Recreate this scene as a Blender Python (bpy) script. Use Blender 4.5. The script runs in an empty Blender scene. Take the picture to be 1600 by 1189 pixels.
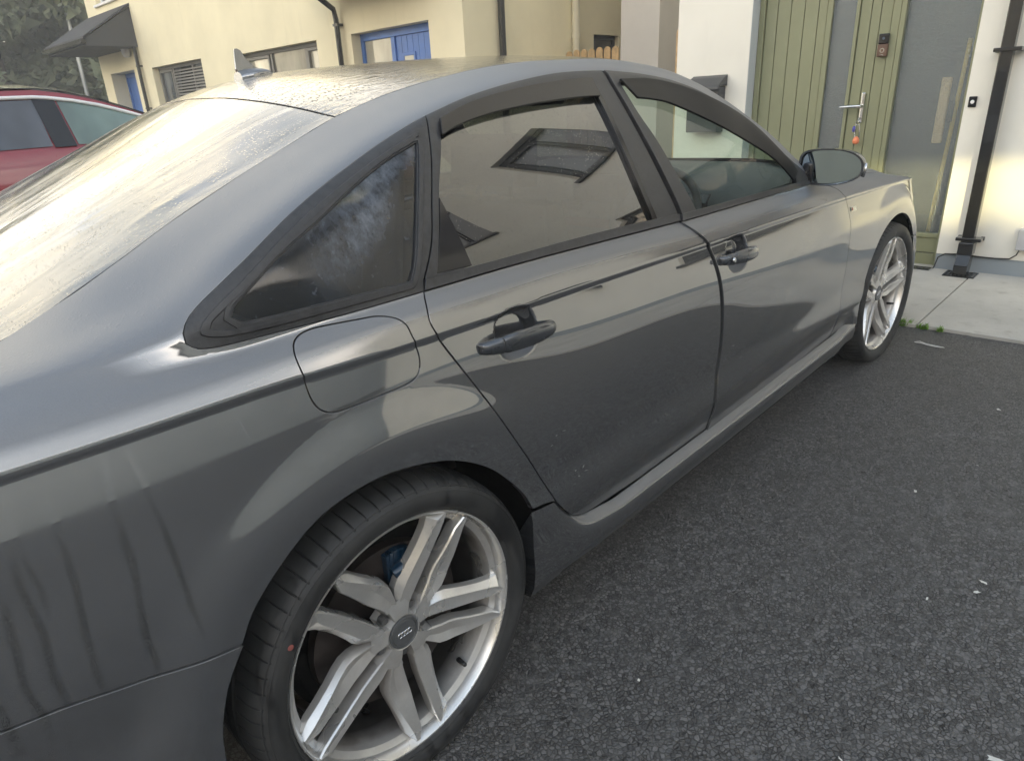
import bpy, bmesh, math, random
import numpy as np
from mathutils import Vector, Matrix
from mathutils.geometry import delaunay_2d_cdt
random.seed(7); RNG = np.random.default_rng(7)
sc = bpy.context.scene
COL = sc.collection
# ---------------------------------------------------------------- camera
cam = bpy.data.cameras.new('camera'); camo = bpy.data.objects.new('camera', cam); COL.objects.link(camo)
cam.sensor_width = 36; cam.lens = 23.71; cam.clip_start = .02; cam.clip_end = 600
def cam_axes(yaw, pitch, roll):
    cy, sy, cp, sp = math.cos(yaw), math.sin(yaw), math.cos(pitch), math.sin(pitch)
    f = Vector((sy*cp, cy*cp, -sp)); r = Vector((cy, -sy, 0)); u = r.cross(f)
    r2 = r*math.cos(roll)+u*math.sin(roll); return r2, r2.cross(f), f
r_, u_, f_ = cam_axes(.78380, .40160, -.06720)
camo.matrix_world = Matrix(((r_.x, u_.x, -f_.x, -.5827), (r_.y, u_.y, -f_.y, -1.8422), (r_.z, u_.z, -f_.z, 1.3395), (0, 0, 0, 1)))
sc.camera = camo
# ---------------------------------------------------------------- light
SUN_EL, SUN_AZ = math.radians(7.0), math.radians(28.0)      # the sun stands low behind, light travels +x and a little +y
sd = Vector((math.cos(SUN_EL)*math.cos(SUN_AZ), math.cos(SUN_EL)*math.sin(SUN_AZ), -math.sin(SUN_EL)))
sun = bpy.data.lights.new('sun', 'SUN'); suno = bpy.data.objects.new('sun', sun); COL.objects.link(suno)
sun.energy = 1.3; sun.angle = math.radians(.4); sun.color = (1.0, .86, .42)
suno.rotation_euler = sd.to_track_quat('-Z', 'Y').to_euler()
world = bpy.data.worlds.new('World'); sc.world = world; world.use_nodes = True
wn = world.node_tree; wn.nodes.clear()
def W(t, **k):
    n = wn.nodes.new(t)
    for a, b in k.items(): setattr(n, a, b)
    return n
sky = W('ShaderNodeTexSky', sky_type='NISHITA', sun_disc=False, sun_elevation=SUN_EL, sun_rotation=math.atan2(-sd.x, -sd.y), dust_density=1.6, air_density=1.0)
tc = W('ShaderNodeTexCoord'); mp = W('ShaderNodeMapping'); mp.inputs['Scale'].default_value = (1, 1, 2.6)
nz = W('ShaderNodeTexNoise'); nz.inputs['Scale'].default_value = 2.6; nz.inputs['Detail'].default_value = 7; nz.inputs['Roughness'].default_value = .58
cr = W('ShaderNodeValToRGB'); cr.color_ramp.elements[0].position = .40; cr.color_ramp.elements[1].position = .62
sep = W('ShaderNodeSeparateXYZ'); hz = W('ShaderNodeMapRange'); hz.inputs[1].default_value = .40; hz.inputs[2].default_value = .74; hz.inputs[3].default_value = .95; hz.inputs[4].default_value = .13
mul = W('ShaderNodeMath', operation='MULTIPLY'); mx = W('ShaderNodeMixRGB'); bg = W('ShaderNodeBackground'); out = W('ShaderNodeOutputWorld')
add = W('ShaderNodeMath', operation='ADD', use_clamp=True); add.inputs[1].default_value = .30
ccol = W('ShaderNodeMixRGB'); ccol.inputs[1].default_value = (4.65, 4.5, 4.45, 1); ccol.inputs[2].default_value = (12.0, 9.5, 5.4, 1)
nz2 = W('ShaderNodeTexNoise'); nz2.inputs['Scale'].default_value = 5.5; nz2.inputs['Detail'].default_value = 5
cr2 = W('ShaderNodeValToRGB'); cr2.color_ramp.elements[0].position = .40; cr2.color_ramp.elements[1].position = .56
L = wn.links.new
L(tc.outputs['Generated'], mp.inputs['Vector']); L(mp.outputs[0], nz.inputs['Vector']); L(mp.outputs[0], nz2.inputs['Vector'])
L(nz.outputs[0], cr.inputs[0]); L(nz2.outputs[0], cr2.inputs[0]); L(tc.outputs['Generated'], sep.inputs[0]); L(sep.outputs[2], hz.inputs[0])
L(cr.outputs[0], add.inputs[0]); L(add.outputs[0], mul.inputs[0]); L(hz.outputs[0], mul.inputs[1])
mulc = W('ShaderNodeMath', operation='MULTIPLY'); L(cr2.outputs[0], mulc.inputs[0]); L(hz.outputs[0], mulc.inputs[1]); 
dotn = W('ShaderNodeVectorMath', operation='DOT_PRODUCT'); dotn.inputs[1].default_value = (.60, .74, .30); L(tc.outputs['Generated'], dotn.inputs[0])
warm = W('ShaderNodeMapRange'); warm.inputs[1].default_value = -.35; warm.inputs[2].default_value = .85; warm.inputs[3].default_value = .10; warm.inputs[4].default_value = 1.0; L(dotn.outputs['Value'], warm.inputs[0])
mulw = W('ShaderNodeMath', operation='MULTIPLY'); L(mulc.outputs[0], mulw.inputs[0]); L(warm.outputs[0], mulw.inputs[1]); L(mulw.outputs[0], ccol.inputs[0])
L(mul.outputs[0], mx.inputs[0]); L(sky.outputs[0], mx.inputs[1]); L(ccol.outputs[0], mx.inputs[2]); L(mx.outputs[0], bg.inputs[0]); L(bg.outputs[0], out.inputs[0])
bg.inputs[1].default_value = .15
sc.view_settings.view_transform = 'Standard'; sc.view_settings.look = 'None'; sc.view_settings.gamma = 1; sc.view_settings.exposure = 2.45
sc.cycles.max_bounces = 8; sc.cycles.transparent_max_bounces = 24; sc.cycles.caustics_reflective = False; sc.cycles.caustics_refractive = False
# ---------------------------------------------------------------- helpers
def tag(o, label=None, cat=None, group=None, kind=None):
    if label: o['label'] = label
    if cat: o['category'] = cat
    if group: o['group'] = group
    if kind: o['kind'] = kind
    return o
def link(name, me, mat=None, parent=None):
    o = bpy.data.objects.new(name, me); COL.objects.link(o)
    if mat is not None and me is not None: me.materials.append(mat)
    if parent is not None: o.parent = parent
    return o
def mesh(name, v, f, mat=None, parent=None, smooth=False, normals=None, auto=None):
    me = bpy.data.meshes.new(name); me.from_pydata([tuple(map(float, a)) for a in v], [], [tuple(map(int, a)) for a in f]); me.update()
    if smooth or normals is not None: me.polygons.foreach_set('use_smooth', [True]*len(me.polygons))
    if normals is not None: me.normals_split_custom_set_from_vertices([tuple(map(float, n)) for n in normals])
    if auto is not None: me.set_sharp_from_angle(angle=math.radians(auto))
    return link(name, me, mat, parent)
def empty(name, loc=(0, 0, 0), mat=None):
    o = bpy.data.objects.new(name, None); COL.objects.link(o); o.empty_display_size = .2
    if mat is not None: o.matrix_world = mat
    else: o.location = loc
    return o
class MB:
    """collects simple solids in one mesh"""
    def __init__(s): s.v = []; s.f = []
    def add(s, v, f):
        n = len(s.v); s.v += [tuple(a) for a in v]; s.f += [tuple(i+n for i in a) for a in f]; return s
    def box(s, x0, x1, y0, y1, z0, z1):
        v = [(x, y, z) for x in (x0, x1) for y in (y0, y1) for z in (z0, z1)]
        return s.add(v, [(0, 1, 3, 2), (4, 6, 7, 5), (0, 4, 5, 1), (2, 3, 7, 6), (0, 2, 6, 4), (1, 5, 7, 3)])
    def prism(s, pts, a, b, ax='x'):
        n = len(pts); P = []
        for c in (a, b):
            for p in pts: P.append((c, p[0], p[1]) if ax == 'x' else ((p[0], c, p[1]) if ax == 'y' else (p[0], p[1], c)))
        return s.add(P, [tuple(range(n)), tuple(range(2*n-1, n-1, -1))]+[(i, (i+1) % n, n+(i+1) % n, n+i) for i in range(n)])
    def tube(s, path, r, n=12, cap=True, sy=1.):
        path = [Vector(p) for p in path]; R = r if isinstance(r, (list, tuple)) else [r]*len(path); rings = []
        up = Vector((0, 0, 1))
        for i, p in enumerate(path):
            d = (path[min(i+1, len(path)-1)]-path[max(i-1, 0)]).normalized()
            a = d.cross(up if abs(d.z) < .95 else Vector((1, 0, 0))).normalized(); b = a.cross(d)
            rings.append([p+(a*math.cos(2*math.pi*k/n)+b*math.sin(2*math.pi*k/n)*sy)*R[i] for k in range(n)])
        V = [q for g in rings for q in g]; F = []
        for i in range(len(path)-1):
            for k in range(n): F.append((i*n+k, i*n+(k+1) % n, (i+1)*n+(k+1) % n, (i+1)*n+k))
        if cap: F += [tuple(range(n))[::-1], tuple(range((len(path)-1)*n, len(path)*n))]
        return s.add(V, F)
    def lathe(s, prof, c=(0, 0, 0), n=48, ax='y', close=False):
        V = []; F = []; m = len(prof)
        for k in range(n):
            a = 2*math.pi*k/n
            for r, h in prof:
                q = (r*math.cos(a), h, r*math.sin(a)) if ax == 'y' else (r*math.cos(a), r*math.sin(a), h)
                V.append((c[0]+q[0], c[1]+q[1], c[2]+q[2]))
        for k in range(n):
            for j in range(m-1): F.append((k*m+j, k*m+j+1, ((k+1) % n)*m+j+1, ((k+1) % n)*m+j))
        return s.add(V, F)
    def build(s, name, mat, parent=None, smooth=False, bevel=0, auto=None, seg=2):
        me = bpy.data.meshes.new(name); me.from_pydata(s.v, [], s.f)
        bm = bmesh.new(); bm.from_mesh(me); bmesh.ops.recalc_face_normals(bm, faces=bm.faces)
        if bevel: bmesh.ops.bevel(bm, geom=list(bm.edges), offset=bevel, segments=seg, affect='EDGES', profile=.5, clamp_overlap=True)
        bm.to_mesh(me); bm.free()
        if smooth or auto is not None: me.polygons.foreach_set('use_smooth', [True]*len(me.polygons))
        if auto is not None: me.set_sharp_from_angle(angle=math.radians(auto))
        return link(name, me, mat, parent)
def bevel_mod(o, w=.01, seg=2):
    m = o.modifiers.new('bevel', 'BEVEL'); m.width = w; m.segments = seg; m.limit_method = 'ANGLE'; return o
def copy_tree(o, parent=None):
    c = o.copy(); COL.objects.link(c)
    if parent: c.parent = parent
    for ch in list(o.children): copy_tree(ch, c)
    return c
# ---------------------------------------------------------------- materials
class NT:
    def __init__(s, name):
        s.m = bpy.data.materials.new(name); s.m.use_nodes = True; s.t = s.m.node_tree; s.n = s.t.nodes
        s.b = s.n['Principled BSDF']; s.out = s.n['Material Output']; s._c = None
    def node(s, t, ins=None, **k):
        n = s.n.new(t)
        for a, b in k.items(): setattr(n, a, b)
        if ins:
            for a, b in ins.items(): s.set(n.inputs[a], b)
        return n
    def set(s, sock, v):
        if isinstance(v, bpy.types.NodeSocket): s.t.links.new(v, sock)
        elif isinstance(v, bpy.types.Node): s.t.links.new(v.outputs[0], sock)
        else: sock.default_value = v
    def p(s, **k):
        N = dict(color='Base Color', metal='Metallic', rough='Roughness', coat='Coat Weight', coat_rough='Coat Roughness', spec='Specular IOR Level', normal='Normal', coat_normal='Coat Normal', alpha='Alpha', trans='Transmission Weight', ior='IOR', emit='Emission Color', emit_s='Emission Strength', sheen='Sheen Weight')
        for a, b in k.items():
            if a in ('color', 'emit') and isinstance(b, tuple) and len(b) == 3: b = (*b, 1)
            s.set(s.b.inputs[N[a]], b)
        return s
    def obj(s, scale=(1, 1, 1), rot=(0, 0, 0), src='Object'):
        tc = s.node('ShaderNodeTexCoord'); m = s.node('ShaderNodeMapping'); s.t.links.new(tc.outputs[src], m.inputs[0])
        m.inputs['Scale'].default_value = scale; m.inputs['Rotation'].default_value = rot; return m.outputs[0]
    def pos(s, scale=(1, 1, 1)):
        g = s.node('ShaderNodeNewGeometry'); m = s.node('ShaderNodeMapping'); s.t.links.new(g.outputs['Position'], m.inputs[0]); m.inputs['Scale'].default_value = scale; return m.outputs[0]
    def noise(s, scale=5, detail=4, rough=.5, vec=None, dist=0):
        n = s.node('ShaderNodeTexNoise'); n.inputs['Scale'].default_value = scale; n.inputs['Detail'].default_value = detail; n.inputs['Roughness'].default_value = rough; n.inputs['Distortion'].default_value = dist
        if vec is not None: s.set(n.inputs['Vector'], vec)
        return n.outputs[0]
    def voro(s, scale=5, vec=None, feature='F1', rand=1):
        n = s.node('ShaderNodeTexVoronoi', feature=feature); n.inputs['Scale'].default_value = scale; n.inputs['Randomness'].default_value = rand
        if vec is not None: s.set(n.inputs['Vector'], vec)
        return n
    def ramp(s, fac, pts):
        r = s.node('ShaderNodeValToRGB'); s.set(r.inputs[0], fac); e = r.color_ramp.elements
        while len(e) < len(pts): e.new(.5)
        for i, (q, c) in enumerate(pts):
            e[i].position = q; e[i].color = (c, c, c, 1) if isinstance(c, (int, float)) else (*c, 1)
        return r.outputs[0]
    def mapr(s, v, a, b, c=0, d=1):
        return s.node('ShaderNodeMapRange', {0: v, 1: a, 2: b, 3: c, 4: d}).outputs[0]
    def math(s, op, a, b=0, c=0, clamp=False):
        n = s.node('ShaderNodeMath', {0: a, 1: b, 2: c}, operation=op); n.use_clamp = clamp; return n.outputs[0]
    def mix(s, f, a, b, mode='MIX'):
        fx = lambda v: (*v, 1) if isinstance(v, tuple) and len(v) == 3 else v
        return s.node('ShaderNodeMixRGB', {0: f, 1: fx(a), 2: fx(b)}, blend_type=mode).outputs[0]
    def bump(s, h, strength=.3, dist=.01, normal=None):
        n = s.node('ShaderNodeBump', {'Height': h, 'Strength': strength, 'Distance': dist})
        if normal is not None: s.set(n.inputs['Normal'], normal)
        return n.outputs[0]
def simple(name, color, rough=.5, metal=0, spec=.5, coat=0, vary=.08, vs=8, bump=0, bs=60, coat_rough=.03, src='Object'):
    t = NT(name); v = t.obj(src=src); n = t.noise(vs, 5, .6, v)
    c = t.mix(t.mapr(n, .3, .7), tuple(max(0, q*(1-vary)) for q in color), tuple(min(1, q*(1+vary)) for q in color))
    t.p(color=c, rough=t.mapr(n, .3, .7, rough*.9, min(1, rough*1.1)), metal=metal, spec=spec, coat=coat, coat_rough=coat_rough)
    if bump: t.p(normal=t.bump(t.noise(bs, 4, .6, v), bump, .004))
    return t.m
# ---------------------------------------------------------------- body surface of the dark saloon
def nspline(xk, yk, x):
    """natural cubic spline"""
    xk = np.asarray(xk, float); yk = np.asarray(yk, float); n = len(xk)
    h = np.diff(xk); A = np.eye(n); r = np.zeros(n)
    for i in range(1, n-1):
        A[i, i-1:i+2] = h[i-1], 2*(h[i-1]+h[i]), h[i]
        r[i] = 6*((yk[i+1]-yk[i])/h[i]-(yk[i]-yk[i-1])/h[i-1])
    M = np.linalg.solve(A, r)
    x = np.asarray(x, float); i = np.clip(np.searchsorted(xk, x)-1, 0, n-2)
    a = xk[i+1]-x; b = x-xk[i]; hh = h[i]
    return M[i]*a**3/(6*hh)+M[i+1]*b**3/(6*hh)+(yk[i]/hh-M[i]*hh/6)*a+(yk[i+1]/hh-M[i+1]*hh/6)*b

def pchip(xk, yk, x):
    xk = np.asarray(xk, float); yk = np.asarray(yk, float)
    h = np.diff(xk); d = np.diff(yk)/h; m = np.zeros(len(xk)); m[0] = d[0]; m[-1] = d[-1]
    for i in range(1, len(xk)-1):
        if d[i-1]*d[i] > 0:
            w1 = 2*h[i]+h[i-1]; w2 = h[i]+2*h[i-1]; m[i] = (w1+w2)/(w1/d[i-1]+w2/d[i])
    x = np.asarray(x, float); i = np.clip(np.searchsorted(xk, x)-1, 0, len(xk)-2)
    t = (x-xk[i])/h[i]; t2 = t*t; t3 = t2*t
    return (2*t3-3*t2+1)*yk[i]+(t3-2*t2+t)*h[i]*m[i]+(3*t2-2*t3)*yk[i+1]+(t3-t2)*h[i]*m[i+1]

def tab(s):
    r = [tuple(float(v) for v in q.split(',')) for q in s.split()]
    return [a[0] for a in r], [a[1] for a in r]
WHEELBASE, HUBZ = 2.912, .335
KB = tab('-1.1,.79 -.95,.838 -.75,.882 -.5,.913 -.2,.930 .2,.936 1.0,.937 1.8,.936 2.4,.932 2.9,.924 3.25,.895 3.5,.835 3.7,.72 3.84,.56')
KCR = tab('-1.1,.940 -.52,.944 -.2,.944 0,.938 .4,.930 1.0,.920 2.2,.887 3.0,.855 3.5,.80 3.84,.72')
KBZ = tab('-1.1,.99 -.6,1.0 -.25,1.005 .15,1.012 .42,1.008 .75,.999 1.08,.988 1.45,.981 1.86,.973 2.2,.955 2.6,.925 3.0,.885 3.4,.825 3.84,.735')
KBW = tab('-1.1,.730 -.6,.825 -.25,.845 .15,.858 .6,.862 1.0,.867 1.86,.864 2.2,.855 2.6,.835 3.0,.80 3.4,.71 3.84,.47')
KRZ = tab('-1.1,1.0 -.6,1.02 -.44,1.032 -.256,1.047 -.174,1.107 -.029,1.175 .157,1.245 .333,1.299 .445,1.324 .688,1.362 .877,1.379 1.05,1.381 1.234,1.366 1.37,1.343 1.485,1.301 1.602,1.230 1.719,1.142 1.879,1.045 2.05,.988 2.3,.962 2.6,.934 3.0,.894 3.4,.833 3.84,.741')
KRW = tab('-1.1,.68 -.6,.765 -.44,.795 -.256,.828 -.174,.822 -.029,.791 .157,.741 .333,.70 .445,.674 .688,.634 .877,.617 1.05,.615 1.234,.63 1.37,.654 1.485,.699 1.602,.752 1.719,.813 1.879,.852 2.05,.846 2.3,.828 2.6,.81 3.0,.77 3.4,.68 3.84,.44')
KEZ = tab('-1.1,1.02 -.6,1.035 -.44,1.05 -.351,1.087 -.254,1.127 -.145,1.177 -.023,1.225 .111,1.273 .24,1.318 .5,1.374 .9,1.415 1.2,1.418 1.45,1.385 1.6,1.325 1.72,1.245 1.88,1.135 2.05,1.045 2.3,.975 2.6,.948 3.0,.908 3.4,.847 3.84,.751')
KEW = tab('-1.1,.62 -.6,.66 -.44,.645 -.254,.625 -.023,.598 .24,.559 .5,.53 .9,.50 1.2,.50 1.45,.56 1.6,.63 1.72,.70 1.88,.77 2.05,.785 2.3,.77 2.6,.75 3.0,.71 3.4,.62 3.84,.40')
KCZ = tab('-1.1,1.05 -.6,1.075 -.46,1.09 -.25,1.178 0,1.295 .17,1.372 .365,1.423 .7,1.446 1.1,1.456 1.4,1.446 1.6,1.41 1.9,1.26 2.2,1.09 2.38,1.0 2.6,.98 3.0,.94 3.4,.875 3.84,.77')
NXT = 620
XT = np.linspace(-1.1, 3.84, NXT)

def flare(x, z, w):
    for cx in (0., WHEELBASE):
        r = np.hypot(x-cx, z-HUBZ)
        t = np.clip((.53-r)/.108, 0, 1); t = t*t*(3-2*t)
        lip = .9345 if cx == 0 else .929
        t = np.where(z < .95, t, 0)
        w = w*(1-t)+np.maximum(lip, w)*t
    return w
_sec = []
def sections():
    B = nspline(*KB, XT); C = pchip(*KCR, XT); bz = pchip(*KBZ, XT); bw = pchip(*KBW, XT)
    rz = pchip(*KRZ, XT); rw = pchip(*KRW, XT); ez = pchip(*KEZ, XT); ew = pchip(*KEW, XT); cz = pchip(*KCZ, XT)
    for i in range(NXT):
        b = B[i]; c = C[i]; q = float(np.clip((.35-XT[i])/.6, 0, 1)); q = q*q*(3-2*q); e_ = float(np.clip((1.15-XT[i])/.7, 0, 1)); e_ = e_*e_*(3-2*e_); dq = math.exp(-(XT[i]/.42)**2)+.8*math.exp(-((XT[i]-WHEELBASE)/.42)**2)
        lo = [(b-.085, .16), (b-.040, .26), (b-.010, .36), (b+.0025, .42), (b+.0018, .455), (b-.0028, .505), (b-.0018, .55), (b-.0, min(.62, .62-(.885-c)*.6)), (b-.0012-.0026*e_, min(.70, .70-(.885-c)*.9)), (b-.0042-.0015*dq-.0085*e_, min(.78, .78-(.885-c)*1.0)), (b-.0125-.002*q-.002*dq-.0115*e_, c-.07), (b-.0262-.007*q-.0095*e_, c-.010)]
        a = np.array(lo); s = np.r_[0, np.cumsum(np.hypot(*np.diff(a, axis=0).T))]
        t = np.linspace(0, s[-1], 170); low = np.c_[nspline(s, a[:, 0], t), nspline(s, a[:, 1], t)]
        ctw = b-.0225-.007*q-.0095*e_
        bb = np.array([bw[i], bz[i]]); rr = np.array([rw[i], rz[i]]); L = np.hypot(*(rr-bb))
        nrm = np.array([rr[1]-bb[1], -(rr[0]-bb[0])])/max(L, 1e-6)
        bul = .045*L if L > .08 else 0
        g = [bb+(rr-bb)*k+nrm*bul*4*k*(1-k) for k in np.arange(1, 9)/9.] if L > .06 else [bb+(rr-bb)*.5]
        e = np.array([ew[i], ez[i]]); Z0 = cz[i]
        up = [(ctw, c), ((ctw+bb[0])/2+.004, (c+bb[1])/2+.002), tuple(bb)]+[tuple(v) for v in g]+[tuple(rr), tuple((rr+e)/2+np.array([.0, .0035])), tuple(e)]
        for k in (.8, .55, .28, 0.):
            up.append((e[0]*k, Z0-(Z0-e[1])*k**2.0))
        a = np.array(up); s = np.r_[0, np.cumsum(np.hypot(*np.diff(a, axis=0).T))]
        t = np.linspace(0, s[-1], 330); hi = np.c_[pchip(s, a[:, 0], t), pchip(s, a[:, 1], t)]
        _sec.append((low, hi, 0))
DS = .003; SLO = -.86; SG = np.arange(SLO, 1.60, DS); NS = len(SG)
YT = np.arange(0, .93, .004)
def smooth(T, k=2):
    for _ in range(k):
        T[1:-1] = (T[:-2]+2*T[1:-1]+T[2:])/4
    return T
def arc(a):
    return np.r_[0, np.cumsum(np.hypot(*np.diff(a, axis=0).T))]
def tables():
    sections(); PY = np.zeros((NXT, NS)); PZ = np.zeros((NXT, NS)); T = np.zeros((NXT, len(YT)))
    for i, (low, hi, _) in enumerate(_sec):
        sl = arc(low); sl = sl-sl[-1]-.0105; sh = arc(hi); S_ = np.r_[sl, sh]; P_ = np.vstack([low, hi])
        PY[i] = np.interp(SG, S_, P_[:, 0]); PZ[i] = np.interp(SG, S_, P_[:, 1])
        h = hi[::-1]; y = np.maximum.accumulate(h[:, 0]+np.arange(len(h))*1e-9)
        T[i] = np.interp(YT, y, h[:, 1])
    PY = smooth(PY, 36); PZ = smooth(PZ, 36); T = smooth(T, 36)
    XX = np.repeat(XT[:, None], NS, 1); PY = flare(XX, PZ, PY)
    return PY, PZ, T
PY, PZ, TT = tables()
DYX, DYS = np.gradient(PY, XT, SG); DZX, DZS = np.gradient(PZ, XT, SG); DTX, DTY = np.gradient(TT, XT, YT)
def bil(T, a, b, A, B):
    fa = np.clip((a-A[0])/(A[1]-A[0]), 0, len(A)-1.001); fb = np.clip((b-B[0])/(B[1]-B[0]), 0, len(B)-1.001)
    i = fa.astype(int); j = fb.astype(int); u = fa-i; v = fb-j
    return T[i, j]*(1-u)*(1-v)+T[i+1, j]*u*(1-v)+T[i, j+1]*(1-u)*v+T[i+1, j+1]*u*v
def s_of(x, z):
    """arc parameter on the body side for side-view points (x, z)"""
    x = np.atleast_1d(np.asarray(x, float)); z = np.atleast_1d(np.asarray(z, float)); r = np.zeros(len(x))
    for k in range(len(x)):
        f = min(max((x[k]-XT[0])/(XT[1]-XT[0]), 0), NXT-1.001); i = int(f); u = f-i
        zz = PZ[i]*(1-u)+PZ[i+1]*u; zz = np.maximum.accumulate(zz+np.arange(NS)*1e-10); r[k] = np.interp(z[k], zz, SG)
    return r
def body_pt(x, s, side=-1, off=0., dents=()):
    """points and outward normals of the body side"""
    x = np.asarray(x, float); s = np.asarray(s, float)
    y = bil(PY, x, s, XT, SG); z = bil(PZ, x, s, XT, SG)
    yx = bil(DYX, x, s, XT, SG); ys = bil(DYS, x, s, XT, SG); zx = bil(DZX, x, s, XT, SG); zs = bil(DZS, x, s, XT, SG)
    # tangent vectors (1, yx, zx), (0, ys, zs); outward = +y for the mirrored half
    n = np.stack([-(yx*zs-zx*ys), zs, -ys], -1)
    n /= np.linalg.norm(n, axis=1)[:, None]+1e-12
    P = np.stack([x, y, z], -1)+n*off
    for (cx, cz, rx, rz, dep) in dents:
        def dn(a, b):
            q = (np.abs((a-cx)/rx)**2.6+np.abs((b-cz)/rz)**2.6)**(1/2.6); t = np.clip((1-q)/.42, 0, 1); return dep*t*t*(3-2*t)
        gx_ = (dn(x+1e-4, z)-dn(x-1e-4, z))/2e-4; gz_ = (dn(x, z+1e-4)-dn(x, z-1e-4))/2e-4
        P[:, 1] -= dn(x, z); n = n+np.stack([gx_, np.zeros(len(x)), gz_], -1)*np.abs(n[:, 1:2]); n /= np.linalg.norm(n, axis=1)[:, None]
    P[:, 1] *= -side*-1; n[:, 1] *= -side*-1
    return P, n
def side_w(x, z):
    return bil(PY, np.atleast_1d(np.asarray(x, float)), s_of(x, z), XT, SG)
def top_z(x, y):
    return bil(TT, np.asarray(x, float), np.abs(np.asarray(y, float)), XT, YT)
def pts(s):
    return [tuple(float(v) for v in q.split(',')) for q in s.split()]
def dense(path, step=.008, smooth_it=True):
    """resample an open run of points through a Catmull-Rom curve"""
    P = [np.array(p) for p in path]; out_ = []
    for i in range(len(P)-1):
        p0 = P[max(i-1, 0)]; p1 = P[i]; p2 = P[i+1]; p3 = P[min(i+2, len(P)-1)]
        n = max(1, int(np.linalg.norm(p2-p1)/step))
        for k in range(n):
            t = k/n
            if smooth_it and len(P) > 2:
                d = np.linalg.norm(p2-p1)
                m1 = (p2-p0)/(np.linalg.norm(p2-p1)+np.linalg.norm(p1-p0)+1e-9)*d if i > 0 else (p2-p1)
                m2 = (p3-p1)/(np.linalg.norm(p3-p2)+np.linalg.norm(p2-p1)+1e-9)*d if i < len(P)-2 else (p2-p1)
                out_.append((2*t**3-3*t*t+1)*p1+(t**3-2*t*t+t)*m1+(3*t*t-2*t**3)*p2+(t**3-t*t)*m2)
            else: out_.append(p1+(p2-p1)*t)
    out_.append(P[-1]); return [tuple(p) for p in out_]
def outline(*runs, step=.008):
    o = []
    for r in runs:
        d = dense(pts(r) if isinstance(r, str) else r, step)
        if o and math.dist(o[-1], d[0]) < 1e-4: d = d[1:]
        o += d
    if math.dist(o[0], o[-1]) < 1e-4: o.pop()
    return o
def area2(P): return sum(P[i][0]*P[(i+1) % len(P)][1]-P[(i+1) % len(P)][0]*P[i][1] for i in range(len(P)))/2
def inset(P, d):
    if area2(P) < 0: P = P[::-1]
    n = len(P); o = []
    for i in range(n):
        a, b, c = (np.array(P[j % n]) for j in (i-1, i, i+1))
        e1 = (b-a)/(np.linalg.norm(b-a)+1e-9); e2 = (c-b)/(np.linalg.norm(c-b)+1e-9)
        m = np.array([-e1[1], e1[0]])+np.array([-e2[1], e2[0]]); L_ = np.linalg.norm(m)
        o.append(tuple(b+m/max(L_, .6)*d*(1 if L_ > .6 else 1)))
    return o
def inside(P, x, y):
    P = np.asarray(P); x = np.asarray(x); y = np.asarray(y); r = np.zeros(x.shape, bool); n = len(P)
    for i in range(n):
        x1, y1 = P[i]; x2, y2 = P[(i+1) % n]
        if y1 == y2: continue
        c = ((y1 > y) != (y2 > y)) & (x < (x2-x1)*(y-y1)/(y2-y1)+x1); r ^= c
    return r
def edge_dist(P, x, y):
    P = np.asarray(P); Q = np.roll(P, -1, 0); d = np.full(x.shape, 9.)
    for a, b in zip(P, Q):
        e = b-a; L2 = e@e+1e-12; t = np.clip(((x-a[0])*e[0]+(y-a[1])*e[1])/L2, 0, 1)
        d = np.minimum(d, np.hypot(x-a[0]-t*e[0], y-a[1]-t*e[1]))
    return d
def triangulate(outer, holes, gx, gs, extra=None):
    o = np.array(outer); X, S_ = np.meshgrid(np.arange(o[:, 0].min(), o[:, 0].max(), gx), np.arange(np.floor(o[:, 1].min()/gs)*gs, o[:, 1].max(), gs), indexing='ij')
    S_ = S_+np.where(np.arange(S_.shape[0])[:, None] % 2, gs*.0, 0); X = X.ravel(); S_ = S_.ravel()
    if extra is not None: X = np.r_[X, extra[0]]; S_ = np.r_[S_, extra[1]]
    k = inside(outer, X, S_); X, S_ = X[k], S_[k]
    k = edge_dist(outer, X, S_) > min(gx, gs)*.35
    for h in holes:
        k &= ~inside(h, X, S_); k &= edge_dist(h, X, S_) > min(gx, gs)*.35
    X, S_ = X[k], S_[k]
    V = [Vector(p) for p in outer]; E_ = [(i, (i+1) % len(outer)) for i in range(len(outer))]
    for h in holes:
        b = len(V); V += [Vector(p) for p in h]; E_ += [(b+i, b+(i+1) % len(h)) for i in range(len(h))]
    V += [Vector((a, b)) for a, b in zip(X, S_)]
    r = delaunay_2d_cdt(V, E_, [], 1, 1e-7, False)
    v = np.array([tuple(p) for p in r[0]]); f = np.array([tuple(q) for q in r[2]])
    c = v[f].mean(1); k = np.ones(len(f), bool)
    for h in holes: k &= ~inside(h, c[:, 0], c[:, 1])
    k &= inside(outer, c[:, 0], c[:, 1])
    return v, f[k]
def side_s(P):
    a = np.array(P); return list(zip(a[:, 0], s_of(a[:, 0], a[:, 1])))
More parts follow.
